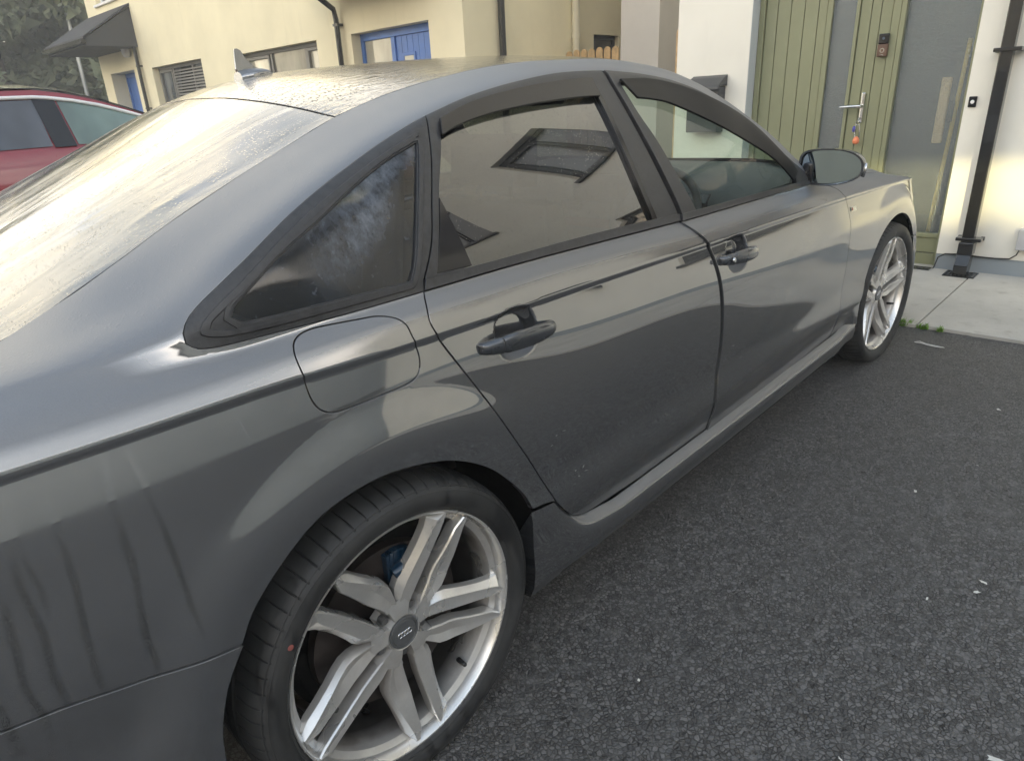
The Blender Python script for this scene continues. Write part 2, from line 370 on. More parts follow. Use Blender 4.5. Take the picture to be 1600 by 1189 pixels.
def finish(name, v2, f, fn, mat, parent, thick=.014, rnd=.0013):
    """lift the flat triangles with fn -> (P, N), add a turned-in hem round every border"""
    P, N = fn(v2[:, 0], v2[:, 1]); used = np.unique(f); mp_ = -np.ones(len(v2), int); mp_[used] = np.arange(len(used))
    P = P[used]; N = N[used]; f = mp_[f]
    a, b, c = P[f[:, 0]], P[f[:, 1]], P[f[:, 2]]
    fl = (np.cross(b-a, c-a)*N[f[:, 0]]).sum(1) < 0; f[fl] = f[fl][:, ::-1]
    ed = {}
    for t in f:
        for i in range(3): ed[(t[i], t[(i+1) % 3])] = 1
    bd = [(i, j) for (i, j) in ed if (j, i) not in ed]
    nxt = {i: j for i, j in bd}; prv = {j: i for i, j in bd}
    if thick:
        bv = sorted(set(nxt) & set(prv)); n0 = len(P); idx = {q: k for k, q in enumerate(bv)}; R1 = []; R2 = []; M1 = []; M2 = []
        for q in bv:
            t = P[nxt[q]]-P[prv[q]]; t /= np.linalg.norm(t)+1e-12; o = np.cross(t, N[q]); o /= np.linalg.norm(o)+1e-12
            R1.append(P[q]+o*rnd-N[q]*rnd); R2.append(P[q]+o*rnd-N[q]*thick); M1.append(o); M2.append(o)
        m = len(bv); P = np.vstack([P, R1, R2]); N = np.vstack([N, M1, M2]); F = [tuple(t) for t in f]
        for q, r in bd:
            if q in idx and r in idx:
                i, j = idx[q], idx[r]; F += [(r, q, n0+i, n0+j), (n0+j, n0+i, n0+m+i, n0+m+j)]
    else: F = [tuple(t) for t in f]
    return mesh(name, P, F, mat, parent, normals=N)
def side_panel(name, outer, mat, parent, side=-1, holes=(), off=0., gap=.0022, gx=.014, gs=.007, thick=.014, dents=(), fine=None, grow=False):
    if side > 0: gx *= 2.5; gs *= 2.5
    o = inset(side_s(outer), gap); H = [inset(side_s(h), -gap)[::1] for h in holes]
    ex = None
    if fine is not None and side < 0:
        xs = []; ss = []
        for (x0, x1, z0, z1, st) in fine:
            X, Z = np.meshgrid(np.arange(x0, x1, st), np.arange(z0, z1, st)); xs += list(X.ravel()); ss += list(s_of(X.ravel(), Z.ravel()))
        ex = (np.array(xs)+.0007, np.array(ss)+.0006)
    v, f = triangulate(o, H, gx, gs, ex)
    return finish(name, v, f, lambda a, b: body_pt(a, b, side, off, dents), mat, parent, thick)
def top_panel(name, outer, mat, parent, off=0., gap=.002, g=.02, thick=.012, holes=()):
    v, f = triangulate(inset(outer, gap), [inset(h, -gap) for h in holes], g, g)
    def fn(x, y):
        z = top_z(x, y); s = np.sign(y); n = np.stack([-bil(DTX, x, np.abs(y), XT, YT), -bil(DTY, x, np.abs(y), XT, YT)*s, np.ones(len(x))], -1)
        n /= np.linalg.norm(n, axis=1)[:, None]; return np.stack([x, y, z], -1)+n*off, n
    return finish(name, v, f, fn, mat, parent, thick)
# ---------------------------------------------------------------- car materials
def paint_mat():
    t = NT('grey_metallic_paint'); g = t.node('ShaderNodeNewGeometry'); pos = g.outputs['Position']
    up = t.node('ShaderNodeSeparateXYZ', {0: g.outputs['Normal']}).outputs[2]
    dew = t.mapr(up, .36, .58)                                    # dew settles on what faces the sky
    sp = t.node('ShaderNodeSeparateXYZ', {0: pos}); X, Y, Z = sp.outputs
    fl = t.noise(900, 1, .5, pos); big = t.noise(3.2, 5, .6, pos); fine_ = t.noise(40, 6, .65, pos)
    # run marks down the rear quarter: clean wet tracks through the dusty film, sky's reflection painted pale up top
    streak = None
    for (z0, x0, z1, x1, w, ph) in RUNS:
        cx = t.math('ADD', t.mapr(Z, z1, z0, x1, x0), t.math('MULTIPLY', t.math('SUBTRACT', t.noise(1., 3, .6, t.pos((5+ph, 2, 7))), .5), .034))
        d = t.math('ABSOLUTE', t.math('SUBTRACT', X, cx))
        m = t.mapr(d, w, w*.45); a = t.math('MULTIPLY', t.mapr(Z, z0, z0-.03), t.mapr(Z, z1, z1+.05)); m = t.math('MULTIPLY', m, a)
        streak = m if streak is None else t.math('MAXIMUM', streak, m)
    streak = t.math('MULTIPLY', streak, t.mapr(Y, -.85, -.86))
    film = t.math('MULTIPLY', t.mapr(X, .35, -.45, .05, .5), t.mapr(big, .35, .7, .5, 1.1)); film = t.math('MULTIPLY', film, t.math('SUBTRACT', 1., streak))
    film = t.math('MAXIMUM', film, t.math('MULTIPLY', dew, .75)); low = t.mapr(Z, .40, .22, 0, .10)
    film = t.math('MAXIMUM', film, t.math('MULTIPLY', low, t.mapr(fine_, .4, .62)))
    base = t.mix(t.mapr(fl, .3, .7), (.026, .028, .032), (.048, .052, .060))
    base = t.mix(t.math('ADD', t.math('MULTIPLY', film, t.mapr(X, .5, -.3, .07, .17)), t.math('MULTIPLY', dew, .13)), base, (.26, .28, .32)); base = t.mix(t.math('MULTIPLY', t.math('MULTIPLY', streak, t.mapr(Z, .79, .87)), .22), base, (.30, .31, .33)); base = t.mix(t.math('MULTIPLY', t.math('MULTIPLY', streak, t.mapr(Z, .88, .80)), .85), base, (.006, .007, .008))
    vor = t.voro(210, pos); drop = t.mapr(vor.outputs['Distance'], .42, .12); vor2 = t.voro(90, pos); d2 = t.mapr(vor2.outputs['Distance'], .26, .05)
    side_d = t.math('MULTIPLY', t.mapr(t.noise(130, 2, .5, pos), .66, .72), .25)
    keep = t.mapr(t.noise(14, 3, .6, pos), .38, .56, .25, 1)
    h = t.math('MULTIPLY', t.math('ADD', t.math('MULTIPLY', drop, .5), d2), t.math('ADD', t.math('MULTIPLY', t.math('MULTIPLY', dew, dew), keep), t.math('MULTIPLY', side_d, .2)))
    nrm = t.bump(h, .20, .0013, t.bump(t.noise(420, 2, .5, pos), t.math('MULTIPLY', dew, .22), .0006))
    t.p(color=base, metal=.30, rough=t.math('ADD', .30, t.math('MULTIPLY', film, .25)), coat=1., coat_rough=t.math('ADD', t.math('MULTIPLY_ADD', t.math('MULTIPLY', film, t.mapr(X, .5, -.3, .3, 1)), .30, .008), t.math('MULTIPLY', dew, .44)), normal=nrm, coat_normal=nrm); t.p(coat=t.math('SUBTRACT', 1., t.math('MULTIPLY', dew, .5)))
    t.b.inputs['Coat IOR'].default_value = 3.4
    return t.m
RUNS = [(.90, -.533, .60, -.546, .0065, 0.), (.905, -.521, .75, -.527, .005, 1.), (.912, -.478, .59, -.506, .0065, 2.1), (.945, -.405, .57, -.437, .0065, .4), (.94, -.372, .615, -.364, .006, 3.), (.94, -.2195, .80, -.2175, .003, 1.3), (.80, -.565, .56, -.578, .006, 2.), (.87, -.60, .56, -.61, .007, 2.)]
M = {}
M['paint'] = paint_mat()
def trim_mat():
    t = NT('black_exterior_trim'); v = t.pos(); n = t.noise(60, 6, .7, v); vor = t.voro(260, v); d = t.mapr(vor.outputs['Distance'], .4, .1)
    keep = t.mapr(t.noise(16, 3, .6, v), .45, .6, .1, 1)
    t.p(color=t.mix(t.mapr(n, .35, .7), (.018, .018, .02), (.045, .045, .048)), rough=t.mapr(n, .3, .7, .34, .55), spec=.5, normal=t.bump(t.math('MULTIPLY', d, keep), .25, .001), coat=.25, coat_rough=.25)
    return t.m
M['trim'] = trim_mat()
M['gloss_black'] = simple('gloss_black_plastic', (.012, .012, .014), .12, spec=.5)
M['smoked'] = simple('smoked_acrylic', (.008, .008, .009), .38, spec=.25)
M['rubber'] = simple('black_rubber_seal', (.012, .012, .012), .7)
M['void'] = simple('dark_cavity_liner', (.006, .006, .006), .9, spec=.1)
M['alloy'] = None
def glass_mat(name, tint, rough=.0, wet=0., refl=1., streaks=False, fog=False):
    t = NT(name); v = t.pos(); tr = t.node('ShaderNodeBsdfTransparent', {0: (*tint, 1)}); gl = t.node('ShaderNodeBsdfGlossy', {0: (1, 1, 1, 1), 1: rough}); gl.distribution = 'GGX'
    bf = t.node('ShaderNodeNewGeometry').outputs['Backfacing']; fr = t.node('ShaderNodeFresnel', {0: t.mapr(bf, 0, 1, 1.52, 1/1.52)}); fac = t.math('MULTIPLY', fr.outputs[0], refl, clamp=True)
    nrm = None
    if wet:
        vor = t.voro(170, v); d = t.mapr(vor.outputs['Distance'], .20, .04); keep = t.mapr(t.noise(50, 3, .6, v), .5, .62, 0, 1); h = t.math('MULTIPLY', d, keep)
        nrm = t.bump(h, wet, .0015)
        t.set(gl.inputs['Normal'], nrm); t.set(fr.inputs['Normal'], nrm)
    mixn = t.node('ShaderNodeMixShader', {0: fac, 1: tr, 2: gl}); o = mixn
    # a thin film of dust and dried drops
    df = t.node('ShaderNodeBsdfDiffuse', {0: (.36, .42, .52, 1) if fog else (.42, .43, .44, 1)}); n = t.noise(6, 6, .7, v); sp_ = t.mapr(t.noise(120, 3, .5, v), .62, .72, 0, .25)
    k = t.math('ADD', t.mapr(n, .35, .8, .012, .05), t.math('MULTIPLY', sp_, .35))
    if fog:
        g = t.node('ShaderNodeSeparateXYZ', {0: v}).outputs; a = t.mapr(t.math('ADD', t.math('SUBTRACT', g[2], t.math('MULTIPLY', g[0], .75)), t.math('MULTIPLY', t.noise(9, 4, .7, v), .10)), 1.06, 1.11)
        b = t.mapr(g[0], -.06, .12); c = t.mapr(t.noise(48, 6, .75, t.pos((1, 1, .45))), .30, .70)
        k = t.math('ADD', k, t.math('MULTIPLY', t.math('MULTIPLY', a, b), t.math('MULTIPLY', c, .42)))
    o = t.node('ShaderNodeMixShader', {0: k, 1: mixn, 2: df})
    t.t.links.new(o.outputs[0], t.out.inputs[0]); return t.m
M['glass'] = glass_mat('clear_car_glass', (.84, .93, .87), wet=.2, refl=.85)
M['dark_glass'] = glass_mat('privacy_glass', (.10, .11, .11), wet=.25, refl=2.9)
M['fog_glass'] = glass_mat('misted_quarter_glass', (.06, .08, .11), rough=.10, wet=.6, refl=1.2, fog=True)
def rear_glass_mat():
    t = NT('wet_rear_window'); v = t.pos((1.6, 7, 1.6)); v2 = t.pos((3, 26, 3)); p = t.pos()
    h = t.math('ADD', t.math('MULTIPLY', t.noise(1.5, 2.5, .5, v, .8), 1.), t.math('MULTIPLY', t.noise(2.2, 3, .5, v2, .4), .05))
    bd = t.mapr(t.voro(150, p).outputs['Distance'], .3, .08)
    n1 = t.bump(h, .11, .016); st_ = t.noise(1.7, 4, .55, v, .6); n2 = t.bump(t.math('MULTIPLY', bd, t.mapr(t.noise(20, 3, .6, p), .42, .6)), .35, .0015, n1)
    t.p(color=t.mix(t.mapr(st_, .38, .64), (.030, .032, .036), (.13, .125, .11)), rough=t.mapr(st_, .35, .65, .10, .34), spec=.6, normal=n2, coat=.75, coat_rough=t.mapr(st_, .35, .65, .05, .26), coat_normal=n2); t.b.inputs['IOR'].default_value = 1.5
    return t.m
M['rear_glass'] = rear_glass_mat()
def roof_mat():
    t = NT('wet_black_roof'); p = t.pos(); v = t.pos((7, 22, 7))
    h = t.noise(2.6, 5, .65, v, .5); bd = t.mapr(t.voro(120, p).outputs['Distance'], .36, .1)
    n1 = t.bump(h, .16, .010); n2 = t.bump(t.math('MULTIPLY', bd, t.mapr(t.noise(12, 4, .6, p), .40, .55)), .45, .0016, n1)
    t.p(color=(.03, .033, .038), rough=.14, spec=.5, normal=n2, coat=.8, coat_rough=.05, coat_normal=n2); return t.m
M['roof'] = roof_mat()

# ---------------------------------------------------------------- the dark saloon
car = tag(empty('saloon_car', (1.35, 0, 0)), 'dark grey saloon car beaded with dew, parked nose-in and filling the foreground', 'car')
bpy.context.view_layer.update()
CINV = car.matrix_world.inverted()
def adopt(o, parent=None):
    """parent while keeping world-space coordinates baked in the mesh"""
    parent = parent or car; o.parent = parent
    m = parent
    base = Matrix.Identity(4)
    while m is not None:
        base = m.matrix_basis @ base if False else base
        m = m.parent
    o.matrix_parent_inverse = world_of(parent).inverted(); return o
def world_of(o):
    m = o.matrix_basis.copy()
    if o.parent: m = world_of(o.parent) @ o.matrix_parent_inverse @ m
    return m
HANDLES = [(.372, .880, .066, .056, .026), (1.318, .858, .072, .056, .026)]
FINE = [(.298, .446, .818, .940, .0035), (1.238, 1.398, .796, .918, .0035)]
GAP_R = '.179,1.009 .161,.963 .168,.931 .196,.877 .231,.816 .311,.673 .404,.508 .440,.439'
GAP_R2 = '.440,.439 .480,.389 .522,.352 .560,.333 .605,.324'
DOOR_B = '.605,.324 .832,.309 1.208,.289'
GAP_B = '1.208,.289 1.206,.34 1.205,.434 1.222,.554 1.224,.696 1.199,.819 1.155,.917 1.116,.956 1.077,.988'
BELT_R = '.179,1.009 .418,1.007 .753,.998 1.077,.988'
BELT_F = '1.077,.988 1.452,.981 1.88,.973 2.06,.966'
DOOR_FB = '1.208,.289 1.69,.280 2.18,.274 2.24,.280 2.268,.305'
GAP_F = '2.268,.305 2.262,.41 2.272,.523 2.280,.60 2.283,.679 2.273,.831 2.247,.884 2.20,.925 2.06,.966'
def arcp(cx, r, a0, a1, n=24): return [(cx+r*math.cos(math.radians(a0+(a1-a0)*k/n)), HUBZ+r*math.sin(math.radians(a0+(a1-a0)*k/n))) for k in range(n+1)]
ARCH_TR = pts('.359,.462 .349,.33 .36,.235')
ARCH_R = pts('.359,.462 .340,.505 .298,.562 .229,.633 .131,.692 .012,.725 -.07,.728 -.149,.712 -.216,.674 -.284,.616 -.317,.566')
TRIM_OUT = '.179,1.009 .088,1.009 -.04,1.010 -.151,1.013 -.21,1.015 -.237,1.02 -.250,1.030 -.248,1.045 -.230,1.065 -.168,1.103 -.102,1.138 -.028,1.174 .052,1.207 .158,1.245 .233,1.270 .334,1.299 .446,1.324 .542,1.342 .689,1.362 .876,1.379 1.057,1.381 1.234,1.367 1.371,1.343 1.486,1.301 1.604,1.23 1.721,1.142 1.87,1.048 1.96,1.005 2.06,.966'
def ez(x): return float(pchip(*KEZ, np.array([x]))[0])
def ew(x): return float(pchip(*KEW, np.array([x]))[0])
def edge_z(x):
    s = np.arange(.02, 1.5, .002); y = bil(PY, np.full(len(s), x), s, XT, SG); k = int(np.argmax(y < ew(x))); return float(bil(PZ, np.array([x]), s[k:k+1], XT, SG)[0])
EDGE = [(x, edge_z(x)) for x in (2.06, 1.96, 1.88, 1.80, 1.72, 1.66, 1.6, 1.52, 1.45, 1.32, 1.2, 1.05, .9, .7, .5, .37, .24, .111, -.023, -.145, -.254, -.351, -.44, -.52)]
def quarter(side):
    # quarter panel runs on over the roof side and down the windscreen pillar as one pressing
    rear = [(-.52, edge_z(-.52)), (-.75, edge_z(-.75)), (-.97, edge_z(-.97))]
    ol = outline(rear, [(-.97, 1.02), (-1.0, .80), (-1.0, .668)], [(-1.0, .668), (-.75, .645), (-.617, .623), (-.548, .613), (-.472, .595), (-.388, .579), (-.317, .566)], ARCH_R[::-1], [(.359, .462), (.395, .456), (.437, .445)], [(.437, .445)]+pts(GAP_R)[::-1][1:], TRIM_OUT, EDGE, step=.010)
    fuel = outline('.026,.997 -.042,1.002 -.066,1.002 -.086,.998 -.101,.988 -.107,.973 -.106,.929 -.104,.902 -.096,.883 -.082,.872 -.065,.867 .013,.866 .084,.867 .105,.874 .117,.892 .119,.915 .113,.948 .110,.967 .096,.982 .065,.993 .026,.997', step=.006)
    h = [fuel] if side < 0 else []
    o = side_panel('quarter_panel', ol, M['paint'], None, side, holes=h, gap=.0020, gx=.014, gs=.0075); adopt(o)
    if side < 0:
        f = side_panel('fuel_flap', fuel, M['paint'], None, side, gap=.0020, gx=.012, gs=.006); adopt(f)
        b = side_panel('fuel_recess', inset(fuel, -.012), M['void'], None, side, off=-.012, gap=0, gx=.03, gs=.02, thick=0); adopt(b, f)
    return o
quarter(-1); quarter(1)
def strip(a, b, n=60):
    """closed band between two open runs"""
    return outline(a, [pts(a)[-1] if isinstance(a, str) else a[-1], (pts(b)[-1] if isinstance(b, str) else b[-1])], (pts(b) if isinstance(b, str) else b)[::-1], [(pts(b)[0] if isinstance(b, str) else b[0]), (pts(a)[0] if isinstance(a, str) else a[0])])
BU_R = '.189,1.028 .428,1.024 .766,1.018 1.086,1.005'
BU_F = '1.090,1.004 1.423,.998 1.764,.991 1.93,.986 2.0,.980'
QG = '.305,1.262 .266,1.206 .222,1.137 .178,1.060 .157,1.032'
QG2 = '.157,1.032 0,1.036 -.143,1.040 -.167,1.043 -.177,1.052 -.169,1.064 -.151,1.076 -.07,1.121 .024,1.161 .115,1.200 .206,1.234 .305,1.262'
FR_O = '.233,1.270 .334,1.299 .446,1.324 .542,1.342 .689,1.362 .876,1.379 1.060,1.381'
RG_T = '.392,1.289 .509,1.316 .701,1.339 .885,1.350 .975,1.353'
RG_F = '.975,1.353 .957,1.232 .949,1.14 .950,1.07 .957,1.010'
RG_B = '.957,1.010 .595,1.020 .296,1.028 .222,1.032'
RG_R = '.222,1.032 .256,1.095 .300,1.171 .350,1.235 .392,1.289'
FG_R = '1.100,1.347 1.098,1.27 1.114,1.203 1.138,1.10 1.169,1.004'
FG_B = '1.169,1.004 1.423,.997 1.764,.990 1.86,.986'
FG_T = '1.86,.986 1.845,1.02 1.80,1.062 1.709,1.133 1.619,1.210 1.514,1.265 1.367,1.319 1.228,1.343 1.100,1.347'
DFR = '1.067,1.381 1.056,1.25 1.062,1.126 1.082,1.006'
DFF = '1.074,1.381 1.066,1.25 1.075,1.126 1.094,1.002'
for side in (-1, 1):
    # fixed quarter window in its black surround
    q_out = outline('.179,1.009 .088,1.009 -.04,1.010 -.151,1.013 -.21,1.015 -.237,1.02 -.250,1.030 -.248,1.045 -.230,1.065 -.168,1.103 -.102,1.138 -.028,1.174 .052,1.207 .158,1.245 .233,1.270 .334,1.299 .3655,1.307', '.3655,1.307 .325,1.24 .27,1.155 .230,1.085 .186,1.028', '.186,1.028 .179,1.009')
    qg = outline(QG, QG2)
    fr = adopt(side_panel('quarter_window_surround', q_out, M['trim'], None, side, holes=[qg], off=.0015, gap=.001, gx=.012, gs=.006))
    # raised inner bead that follows the glass
    b1 = inset(side_s(qg), -.012); b2 = inset(side_s(qg), -.004)
    v, f = triangulate(b1, [b2], .02, .02); adopt(finish('surround_bead', v, f, lambda a, b: body_pt(a, b, side, .0042), M['rubber'] if side > 9 else M['trim'], None, .005), fr)
    b1 = inset(side_s(outline('.156,1.019 -.05,1.022 -.19,1.027 -.226,1.038 -.217,1.053 -.157,1.090 -.028,1.158 .158,1.229 .31,1.276 .322,1.278', '.322,1.278 .316,1.272 .30,1.268 .158,1.223 -.025,1.150 -.154,1.082 -.207,1.052 -.214,1.042 -.18,1.033 -.05,1.028 .156,1.025', '.156,1.025 .156,1.019')), 0)
    v, f = triangulate(b1, [], .02, .02); adopt(finish('surround_bead', v, f, lambda a, b: body_pt(a, b, side, .0048), M['trim'], None, .006), fr)
    gq = adopt(side_panel('quarter_glass', inset(qg, -.008), M['fog_glass'], None, side, off=-.004, gap=0, gx=.02, gs=.02, thick=0), fr)
    # ---- rear door
    rd = adopt(side_panel('rear_door', outline(GAP_R, GAP_R2, DOOR_B, GAP_B, pts(BELT_R)[::-1], step=.008), M['paint'], None, side, gap=.0028, gx=.014, gs=.0075, dents=HANDLES, fine=FINE))
    rf_out = outline('.190,1.028 .234,1.085 .273,1.155 .328,1.24 .3685,1.308', '.3685,1.308 .446,1.324 .542,1.342 .689,1.362 .876,1.379 1.067,1.381', DFR, pts(BU_R)[::-1])
    rg = outline(RG_T, RG_F, RG_B, RG_R)
    fr = adopt(side_panel('window_frame', rf_out, M['trim'], None, side, holes=[rg], off=.0015, gap=.001, gx=.012, gs=.006), rd)
    adopt(side_panel('belt_strip', strip(BELT_R, BU_R), M['trim'], None, side, off=.0065, gap=.0008, gx=.02, gs=.006, thick=.01), rd)
    adopt(side_panel('window_glass', inset(rg, -.008), M['dark_glass'], None, side, off=-.006, gap=0, gx=.03, gs=.03, thick=0), rd)
    adopt(side_panel('fixed_corner_panel', outline('.297,1.160 .264,1.10 .224,1.033', '.224,1.033 .314,1.029', '.314,1.029 .297,1.160'), M['gloss_black'], None, side, off=-.002, gap=.0, gx=.03, gs=.03), rd)
    # window channel inside the front edge of the frame
    adopt(side_panel('glass_channel', strip('.957,1.010 .950,1.07 .949,1.14 .957,1.232 .975,1.345', '.975,1.0098 .967,1.07 .966,1.14 .974,1.232 .992,1.345'), M['gloss_black'], None, side, off=.0045, gap=.0, gx=.03, gs=.01, thick=.01), rd)
    adopt(side_panel('wind_deflector', strip('.372,1.266 .431,1.281 .533,1.296 .625,1.304 .722,1.310 .878,1.315 .972,1.314', '.392,1.296 .509,1.322 .701,1.345 .885,1.356 .985,1.3575'), M['deflector'] if 'deflector' in M else M['gloss_black'], None, side, off=.011, gap=.0, gx=.02, gs=.01, thick=.006), rd)
    # ---- front door
    fd = adopt(side_panel('front_door', outline(DOOR_FB, GAP_F, pts(BELT_F)[::-1], pts(GAP_B)[::-1], step=.008), M['paint'], None, side, gap=.0028, gx=.014, gs=.0075, dents=HANDLES, fine=FINE))
    ff_out = outline(DFF, '1.094,1.002 1.423,.998 1.764,.991 1.93,.986 2.06,.968', '2.06,.968 1.96,1.006 1.87,1.049 1.721,1.142 1.604,1.230 1.486,1.301 1.371,1.343 1.234,1.367 1.074,1.381')
    fg = outline(FG_R, FG_B, FG_T)
    adopt(side_panel('window_frame', ff_out, M['trim'], None, side, holes=[fg], off=.0015, gap=.001, gx=.012, gs=.006), fd)
    adopt(side_panel('belt_strip', strip(BELT_F, '1.088,1.005 1.423,.9985 1.764,.9915 1.93,.986 2.05,.972'), M['trim'], None, side, off=.0065, gap=.0008, gx=.02, gs=.006, thick=.01), fd)
    adopt(side_panel('window_glass', inset(fg, -.008), M['glass'], None, side, off=-.006, gap=0, gx=.03, gs=.03, thick=0), fd)
    adopt(side_panel('wind_deflector', strip('1.124,1.302 1.19,1.295 1.26,1.282 1.408,1.226 1.538,1.166 1.685,1.092 1.813,1.003', '1.100,1.351 1.228,1.348 1.370,1.323 1.520,1.269 1.630,1.212 1.745,1.112 1.850,1.028'), M['smoked'], None, side, off=.011, gap=.0, gx=.02, gs=.01, thick=.006), fd)
    # ---- front wing
    AF = arcp(WHEELBASE, .383, 188, 0, 40)
    AF[0:1] = [(2.47, .235), (2.505, .25)] if False else [AF[0]]
    wing = outline([(2.273, .305)]+pts(GAP_F)[1:-1]+[(2.06, .966)], '2.06,.9665 2.3,.960 2.6,.930 3.0,.889 3.25,.855 3.42,.825', '3.42,.825 3.52,.79 3.60,.73 3.64,.65 3.65,.56', '3.65,.56 3.5,.56 3.225,.56', arcp(WHEELBASE, .383, 36, 186, 40), [(2.53, .295), (2.42, .27), (2.273, .272), (2.273, .305)], step=.010)
    adopt(side_panel('front_wing', wing, M['paint'], None, side, gap=.0018, gx=.014, gs=.008))
    adopt(side_panel('front_bumper', outline('3.225,.556 3.66,.556', '3.66,.556 3.66,.25', '3.66,.25 3.31,.25', arcp(WHEELBASE, .383, -10, 35, 12)), M['paint'], None, side, gap=.0018, gx=.02, gs=.012))
    # ---- rear bumper
    rb = outline([(-.317, .563), (-.388, .576), (-.472, .592), (-.548, .610), (-.617, .620), (-.75, .642), (-1.0, .665)], [(-1.0, .665), (-1.0, .24)], [(-1.0, .24), (-.41, .225)], [(-.41, .225), (-.392, .33), (-.383, .42), (-.357, .50), (-.317, .563)])
    adopt(side_panel('rear_bumper', rb, M['paint'], None, side, gap=.0012, gx=.014, gs=.008))

# ---- side skirts
def skirt(side):
    V = []; F = []; X = np.linspace(.352, 2.50, 160); prof0 = [(-.022, .299), (-.012, .2945), (-.002, .288), (.0045, .279), (.0070, .262), (.004, .236), (-.003, .216), (-.018, .203), (-.055, .196), (-.16, .190)]
    for x in X:
        b = float(nspline(*KB, np.array([x]))[0]); k = min(max((.62-x)/.27, 0), 1); k = k*k*(3-2*k); kf = min(max((x-2.30)/.15, 0), 1); kf = kf*kf*(3-2*kf)
        for j, (dw, z) in enumerate(prof0):
            zt = float(np.interp(x, [.35, .359, .439, .497, .535, .57, .61, .70], [.4605, .4585, .4415, .374, .345, .329, .3215, .308])); f0 = max(0., (z-.203)/.097)
            zz = z+f0*(zt-.300)+kf*(1-j/9)*.02; w = b+dw-kf*.004
            if j < 5: sw = float(side_w(x, max(zz, .21))[0])+(.0004 if j < 2 else .002); w = w+(sw-w)*k*(1 if j < 3 else .6)
            V.append((x, side*w, zz))
    m = len(prof0)
    for i in range(len(X)-1):
        for j in range(m-1): F.append((i*m+j, i*m+j+1, (i+1)*m+j+1, (i+1)*m+j) if side < 0 else (i*m+j, (i+1)*m+j, (i+1)*m+j+1, i*m+j+1))
    F += [tuple(range(m)), tuple(range((len(X)-1)*m, len(X)*m))]
    o = mesh('side_skirt', V, F, M['skirt'] if 'skirt' in M else M['paint'], None, smooth=True, auto=50); return adopt(o)
skirt(-1); skirt(1)
# ---- roof, windows front and rear, bonnet, boot lid
def across(xs):
    r = [(x, -ew(x)+.0) for x in xs]; return r
xr = [.24, .37, .5, .7, .9, 1.05, 1.2, 1.32]
seam_r = [(.24-.055*(1-(y/.559)**2), y) for y in np.linspace(.559, -.559, 31)]
seam_f = [(1.32+.20*(1-(y/ew(1.32))**2), y) for y in np.linspace(-ew(1.32), ew(1.32), 31)]
roof = outline(seam_r, [(x, -ew(x)) for x in xr], seam_f, [(x, ew(x)) for x in xr[::-1]], step=.02)
adopt(top_panel('roof_panel', roof, M['roof'], None, gap=.0025))
xg = [-.50, -.44, -.351, -.254, -.145, -.023, .111, .24]
rgb = [(-.50-.06*(1-(y/.650)**2), y) for y in np.linspace(.650, -.650, 31)]
rg_ = outline(rgb, [(x, -ew(x)) for x in xg], seam_r[::-1], [(x, ew(x)) for x in xg[::-1]], step=.02)
adopt(top_panel('rear_window', rg_, M['rear_glass'], None, off=-.001, gap=.0035))
boot = outline([(-1.04, .62), (-1.078, .3), (-1.087, 0), (-1.078, -.3), (-1.04, -.62)], [(-1.04, -.62), (-.75, -.645), (-.52, -.652), (-.50, -.650)], rgb[::-1], [(-.50, .650), (-.52, .652), (-.75, .645), (-1.04, .62)], step=.02)
adopt(top_panel('boot_lid', boot, M['paint'], None, gap=.003))
cowl = [(2.16+.20*(1-(y/.78)**2), y) for y in np.linspace(-.78, .78, 31)]
xw = [1.32, 1.45, 1.52, 1.6, 1.66, 1.72, 1.8, 1.88, 1.96, 2.06, 2.16]
ws = outline(cowl[::-1], [(x, -min(ew(x), .785)) for x in xw[::-1]], seam_f, [(x, min(ew(x), .785)) for x in xw], step=.02)
adopt(top_panel('windscreen', ws, M['glass'], None, off=-.002, gap=.003, thick=0))
def bw_(x): return float(pchip(*KBW, np.array([x]))[0])
bon = outline([(c[0]+.04, c[1]) for c in cowl], [(2.20, .80), (2.3, .835), (2.6, .82), (3.0, .785), (3.4, .70), (3.6, .58)], [(3.6, .58), (3.72, .3), (3.76, 0), (3.72, -.3), (3.6, -.58)], [(3.6, -.58), (3.4, -.70), (3.0, -.785), (2.6, -.82), (2.3, -.835), (2.20, -.80)], step=.02)
adopt(top_panel('bonnet', bon, M['paint'], None, gap=.002))
def tail_x(y, z):
    return -1.0-.085*(1-np.abs(y/.80)**2.6)-.045*math.exp(-((z-.52)/.20)**2)*(1-np.abs(y/.80)**6)-.012*math.exp(-((z-1.0)/.05)**2)
def tail_patch(name, y0, y1, z0, z1, off, mat, ny=40, nz_=24, parent=None):
    V = []; F = []
    for i in range(ny+1):
        for j in range(nz_+1): y = y0+(y1-y0)*i/ny; z = z0+(z1-z0)*j/nz_; V.append((float(tail_x(np.array(y), z))-off, y, z))
    for i in range(ny):
        for j in range(nz_): F.append((i*(nz_+1)+j, (i+1)*(nz_+1)+j, (i+1)*(nz_+1)+j+1, i*(nz_+1)+j+1))
    return adopt(mesh(name, V, F, mat, None, smooth=True), parent)
tail_patch('boot_face', -.765, .765, .66, 1.035, 0, M['paint']); tb = tail_patch('rear_bumper_face', -.80, .80, .24, .655, .006, M['paint'])
tail_patch('number_plate', -.26, .26, .70, .81, .008, simple('white_number_plate', (.7, .7, .68), .4)); tail_patch('lower_valance', -.60, .60, .25, .38, .010, M['gloss_black'], parent=tb)
red_l = simple('red_tail_lamp', (.25, .01, .012), .1, coat=.5)
for s in (-1, 1): tail_patch('tail_lamp', s*.36, s*.764, .84, .96, .006, red_l, ny=16, nz_=6)
mb = MB(); mb.box(3.70, 3.78, -.60, .60, .24, .70); adopt(mb.build('front_grille_panel', M['gloss_black'], None, bevel=.02))
